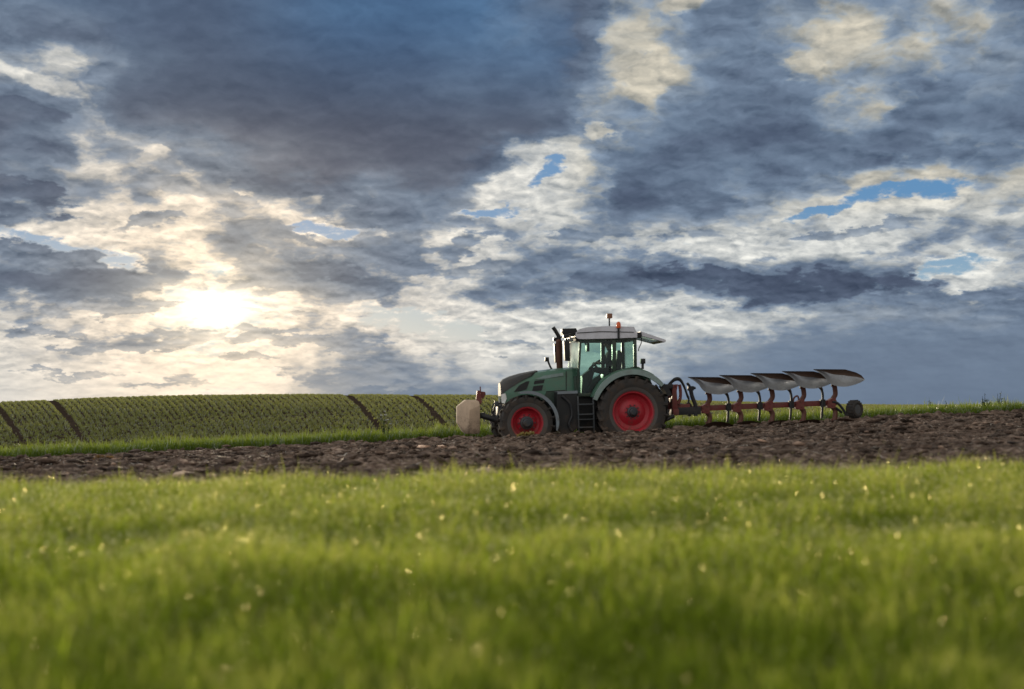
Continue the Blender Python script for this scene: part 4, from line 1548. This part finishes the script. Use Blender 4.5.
def build_plough():
    p = thing('plough', 'red five furrow reversible plough with steel mouldboards turned up behind the tractor', 'plough', P_LOC, P_ROT)
    A = PF.at
    tips = [(687.8 + 31.4 * i, 376.9 - 1.95 * i) for i in range(5)]
    beam0, beam1 = (678, 409.3), (836, 402.6)
    by = lambda px: beam0[1] + (px - beam0[0]) * (beam1[1] - beam0[1]) / (beam1[0] - beam0[0])
    bm = BM()
    a, b = A(*beam0, 0), A(*beam1, 0)
    h = .072
    box(bm, (a + b) / 2, ((b - a).length, .13, 2 * h), Matrix.Rotation(-math.atan2(b.z - a.z, b.x - a.x), 3, 'Y'))
    obj('beam', bm, M['plough_red'], p, .012)
    for i, (tx, ty) in enumerate(tips):
        lx = tx + 20.4
        yb = by(lx)
        bm = BM()
        body_sheet(bm, tx, ty, .34, 1.0)
        mb = obj('mouldboard', bm, M['polished'], p)
        bm = BM()
        body_sheet(bm, tx, ty, 0.0, .34, thick=.022, yoff=-.004)
        obj('share', bm, M['share'], mb)
        # legs up and down, curved like a C
        for up in (True, False):
            bm = BM()
            m_ = (lambda q: q) if up else (lambda q: 2 * yb - q)
            tube(bm, curve([A(lx - 2.6, m_(yb - 1), .03), A(lx - .6, m_(yb - 4.5), .05), A(lx + 1.6, m_(yb - 9), .06), A(lx + .2, m_(ty + 15), .05), A(lx - 1.5, m_(ty + 12), .05)], 5), [.068] * 16 + [.052] * 5, 8)
            prism(bm, [PF.xz(lx - 3.0, m_(ty + 17.2), .05), PF.xz(lx - 1.2, m_(ty + 12), .05), PF.xz(lx + 3.6, m_(ty + 13), .05), PF.xz(lx + 1.5, m_(ty + 18.8), .05)], .02, .07)
            obj('leg', bm, M['leg_red'], p, 0)
        # frog plate on the beam
        bm = BM()
        prism(bm, [PF.xz(lx - 8.2, yb + 3.2, 0), PF.xz(lx - 7.0, yb - 2.0, 0), PF.xz(lx - 2.6, yb - 4.6, 0), PF.xz(lx + .9, yb - 4.4, 0), PF.xz(lx + .6, yb + 4.6, 0), PF.xz(lx - 1.8, yb + 5.6, 0), PF.xz(lx - 7.6, yb + 5.0, 0)], -.105, .105)
        for dx, dz in ((-5.6, -.3), (-5.4, 3.4), (-1.2, -2.2), (-1.0, 2.6)):
            q = A(lx + dx, yb + dz, -.105)
            lathe(bm, [(.022, -.107), (.022, -.135)], (q.x, 0, q.z), 'Y', 6)
        obj('leg_plate', bm, M['plough_red'], p, .006)
        # lower body, working in the soil
        bm = BM()
        body_sheet(bm, tx, ty, .0, 1.0, up=False, pivot=yb)
        obj('lower_mouldboard', bm, M['share'], p)
        # skimmer stalk between the bodies
        if i == 4:
            continue
        sx = tx + 40.2
        sb = by(sx)
        bm = BM()
        tube(bm, curve([A(sx - 3.2, ty + 15.5, -.10), A(sx - .5, ty + 19, -.13), A(sx + .6, ty + 24, -.14), A(sx + .4, sb, -.14), A(sx, sb + 8, -.14), A(sx - .6, sb + 15, -.13)], 5), .034, 7)
        box(bm, A(sx + .4, sb, -.10), (.13, .10, .20))
        sk = obj('skimmer_stalk', bm, M['black'], p, 0)
        bm = BM()
        prism(bm, [PF.xz(sx - 5.6, ty + 14.4, -.1), PF.xz(sx - 1.5, ty + 14.2, -.1), PF.xz(sx + .6, ty + 19, -.1), PF.xz(sx - 1.6, ty + 18.6, -.1)], -.15, -.05)
        obj('skimmer_blade', bm, M['share'], sk, .006)
    # one bracket with a kink in the middle of the fourth body
    bm = BM()
    tube(bm, curve([A(793, 403, -.12), A(794, 398, -.14), A(797.5, 396, -.14), A(799, 400, -.12)], 5), .024, 6)
    obj('shear_bracket', bm, M['leg_red'], p)
    # headstock tower, turning frame
    bm = BM()
    prism(bm, [PF.xz(669.8, 414, 0), PF.xz(669.6, 390, 0), PF.xz(671.2, 384.6, 0), PF.xz(675.5, 384.4, 0), PF.xz(674.2, 391, 0), PF.xz(675.6, 414, 0)], -.30, -.20)
    prism(bm, [PF.xz(669.8, 414, 0), PF.xz(669.6, 390, 0), PF.xz(671.2, 384.6, 0), PF.xz(675.5, 384.4, 0), PF.xz(674.2, 391, 0), PF.xz(675.6, 414, 0)], .20, .30)
    box(bm, A(672, 386.5, 0), (.12, .60, .10))
    box(bm, A(672.3, 400, 0), (.12, .40, .12))
    box(bm, A(672.6, 412, 0), (.16, .80, .16))
    tube(bm, curve([A(679.5, 384.6, -.22), A(680.4, 391, -.22), A(680.2, 398, -.22), A(678, 404, -.22)], 5), .045, 8)
    box(bm, A(681, 409, 0), (.42, .34, .26))
    hs = obj('headstock', bm, M['plough_red'], p, .012)
    bm = BM()
    lathe(bm, [(.14, A(677, 408, 0).x), (.15, A(678, 408, 0).x), (.15, A(682, 408, 0).x), (.11, A(684, 408, 0).x)], (0, 0, A(680, 409, 0).z), 'X', 20)
    box(bm, A(668.3, 386.4, -.25), (.22, .14, .12))
    tube(bm, [A(668.3, 386.4, -.25), A(673, 398, -.15), A(678, 409, -.05)], .04, 8)
    box(bm, A(686, 411, -.06), (.74, .28, .20))
    obj('turning_cylinder', bm, M['chassis'], hs, .01)
    bm = BM()
    for dy, k in ((-.14, 0), (-.08, 1.3), (-.02, -1.0)):
        tube(bm, curve([A(666, 388.5 + k, dy), A(670, 383.5 + k, dy), A(675, 379.2 + k, dy), A(680, 379.6 + k, dy), A(684, 386 + k, dy), A(687.2, 395 + k, dy), A(689.0, 400 + k, dy), A(686.5, 407 + k, dy)], 6), .020, 6)
    obj('hydraulic_hose', bm, M['black'], p)
    # parking stand standing up beside the headstock
    bm = BM()
    tube(bm, curve([A(687.0, 383, -.16), A(690, 387, -.16), A(692, 396, -.16), A(695.5, 406, -.16), A(695.6, 416, -.16)], 5), [.034] * 6 + [.055] * 15, 8)
    box(bm, A(690.6, 388.4, -.16), (.15, .10, .12))
    tube(bm, [A(691, 389.5, -.16), A(695.4, 387.6, -.16)], .035, 8)
    tube(bm, [A(689.5, 416, -.1), A(690.5, 405, -.1), A(687.5, 402, -.1)], .04, 8)
    obj('parking_stand', bm, M['chassis'], p)
    # depth wheel on its arm at the far end
    wc = A(854.5, 409.2, -.05)
    bm = BM()
    for dy in (-.09, .12):
        tube(bm, curve([A(832, 401.5, dy), A(838, 403.5, dy), A(843.5, 410.0, dy), A(846.5, 415.5, dy)], 5), .036, 8)
        tube(bm, [A(846.5, 415.5, dy), A(850, 412, dy), (wc.x, wc.y + dy, wc.z)], .034, 8)
    tube(bm, [A(836, 408, -.02), A(842, 412.6, -.02)], .035, 8)
    obj('wheel_arm', bm, M['chassis'], p)
    w = thing('depth_wheel', None, None)
    w.parent = p
    w.location = wc
    w.rotation_euler = (0, 0, .55)
    Rw, hw = .235, .135
    bm = BM()
    prof = [(.12, -hw * .8), (.17, -hw), (Rw - .03, -hw * .95), (Rw, -hw * .5), (Rw + .006, 0)]
    prof = prof + [(r, -y) for r, y in prof[-2::-1]]
    lathe(bm, prof, (0, 0, 0), 'Y', 32, close=True)
    for k in range(18):
        a = 2 * math.pi * k / 18
        box(bm, (Rw * math.cos(a), 0, Rw * math.sin(a)), (.03, hw * 1.5, .03), Matrix.Rotation(-a, 3, 'Y'))
    obj('tyre', bm, M['rubber'], w)
    bm = BM()
    lathe(bm, [(.122, -hw * .82), (.10, -hw * .5), (.04, -hw * .45), (.035, -hw * .8), (.02, -hw * .82)], (0, 0, 0), 'Y', 24)
    lathe(bm, [(.122, hw * .82), (.10, hw * .5), (.04, hw * .45), (.035, hw * .8), (.02, hw * .82)], (0, 0, 0), 'Y', 24)
    obj('rim', bm, M['steel'], w)


build_plough()


# ------------------------------------------------------------------ weeds standing on the verge
M['weed'] = mat_leaf('weed_leaf', (.030, .050, .018, 1), (.06, .09, .03, 1), (.10, .14, .03, 1), .35, .5, .4)
M['flower'] = mat_leaf('white_flower', (.60, .60, .55, 1), (.75, .75, .70, 1), (.6, .6, .5, 1), .4, .6, .2)
M['dry'] = mat_leaf('dry_stalk', (.16, .085, .035, 1), (.26, .16, .06, 1), (.30, .18, .06, 1), .45, .5, .4)

M['stubble'] = mat_leaf('yellow_stubble', (.40, .31, .11, 1), (.55, .45, .18, 1), (.5, .42, .14, 1), .4, .5, .2)


def stalk_plant(name, label, cat, px, py_top, dY, nst, spread, leafy, group=None, flower=False, mat='weed', foot=None, lw=.05):
    Yd = foot if foot else 37.5
    for _ in range(6):
        Xp = (px - 512) / F * Yd
        Yd = foot if foot else edge_y(Xp) + dY
    base = Vector((Xp, Yd, float(soil_z(np.array([Xp]), np.array([Yd]))[0]) if foot else float(land(Xp, Yd))))
    H = max(.12, ray(px, py_top).z * Yd + EYE - base.z)
    o = thing(name, label, cat, base, (0, 0, 0), group)
    r = np.random.default_rng(int(px * 10))
    bs, bl = BM(), BM()
    for i in range(nst):
        a = r.uniform(0, 6.28)
        l = spread * r.uniform(.2, 1) * (0 if i == 0 else 1)
        hh = H * (1 if i == 0 else r.uniform(.55, .92))
        top = Vector((math.cos(a) * l, math.sin(a) * l, hh))
        pts = curve([(0.01 * i, 0, -.03), top * .5 + Vector((r.normal(0, .03), r.normal(0, .03), 0)), top], 5)
        tube(bs, pts, [max(.003, .010 * (1 - k / len(pts)) + .003) for k in range(len(pts))], 5)
        for k in range(leafy):
            f = r.uniform(.15, 1.0)
            q = pts[min(len(pts) - 1, int(f * (len(pts) - 1)))]
            b = r.uniform(0, 6.28)
            ln = lw * r.uniform(.8, 2.0) * (1.25 - .6 * f)
            dd = Vector((math.cos(b), math.sin(b), r.uniform(-.1, .9))).normalized()
            sd = dd.cross(Vector((r.normal(), r.normal(), 1))).normalized() * ln * .28
            v = [bl.verts.new(q + x) for x in (Vector((0, 0, 0)), dd * ln * .5 + sd, dd * ln - Vector((0, 0, ln * .15)), dd * ln * .5 - sd)]
            bl.faces.new(v)
        if flower:
            bf = BM()
            for k in range(9):
                q = top + Vector((r.uniform(-.03, .03), r.uniform(-.03, .03), r.uniform(-.012, .012)))
                box(bf, q, (.025, .025, .012), Matrix.Rotation(r.uniform(0, 1), 3, 'X'))
            obj('flower_head', bf, M['flower'], o, smooth=False)
    obj('stem', bs, M[mat], o)
    if leafy:
        obj('foliage', bl, M[mat], o, smooth=False)
    else:
        bl.free()


stalk_plant('weed_plant', 'branching dark weed rising above the verge, the leafier one near the right end', 'weed', 984.5, 393, .8, 7, .22, 16)
stalk_plant('weed_plant', 'tallest thin branching dark weed on the verge, farthest towards the right end', 'weed', 1001, 391.5, 1.0, 6, .16, 9)
stalk_plant('weed_plant', 'small single stemmed dark weed on the verge, the first one behind the plough', 'weed', 929.5, 400, .9, 2, .05, 7)
stalk_plant('weed_plant', 'low sparse pale weed on the verge between the single stem and the leafy one', 'weed', 945, 400.5, 1.1, 5, .18, 4)
stalk_plant('flowering_weed', 'white topped flowering weed on the verge in front of the crop rows', 'weed', 385, 411.5, 1.0, 6, .20, 8, flower=True)
stalk_plant('dry_tuft', 'yellow tuft of stubble in the soil before the front wheel', 'stubble', 527, 431.5, 0, 16, .22, 12, mat='stubble', foot=34.9, lw=.11)
stalk_plant('dry_tuft', 'rust brown dry weed in the soil at the far left', 'stubble', 104, 455.5, 0, 16, .20, 10, mat='dry', foot=29.8, lw=.09)
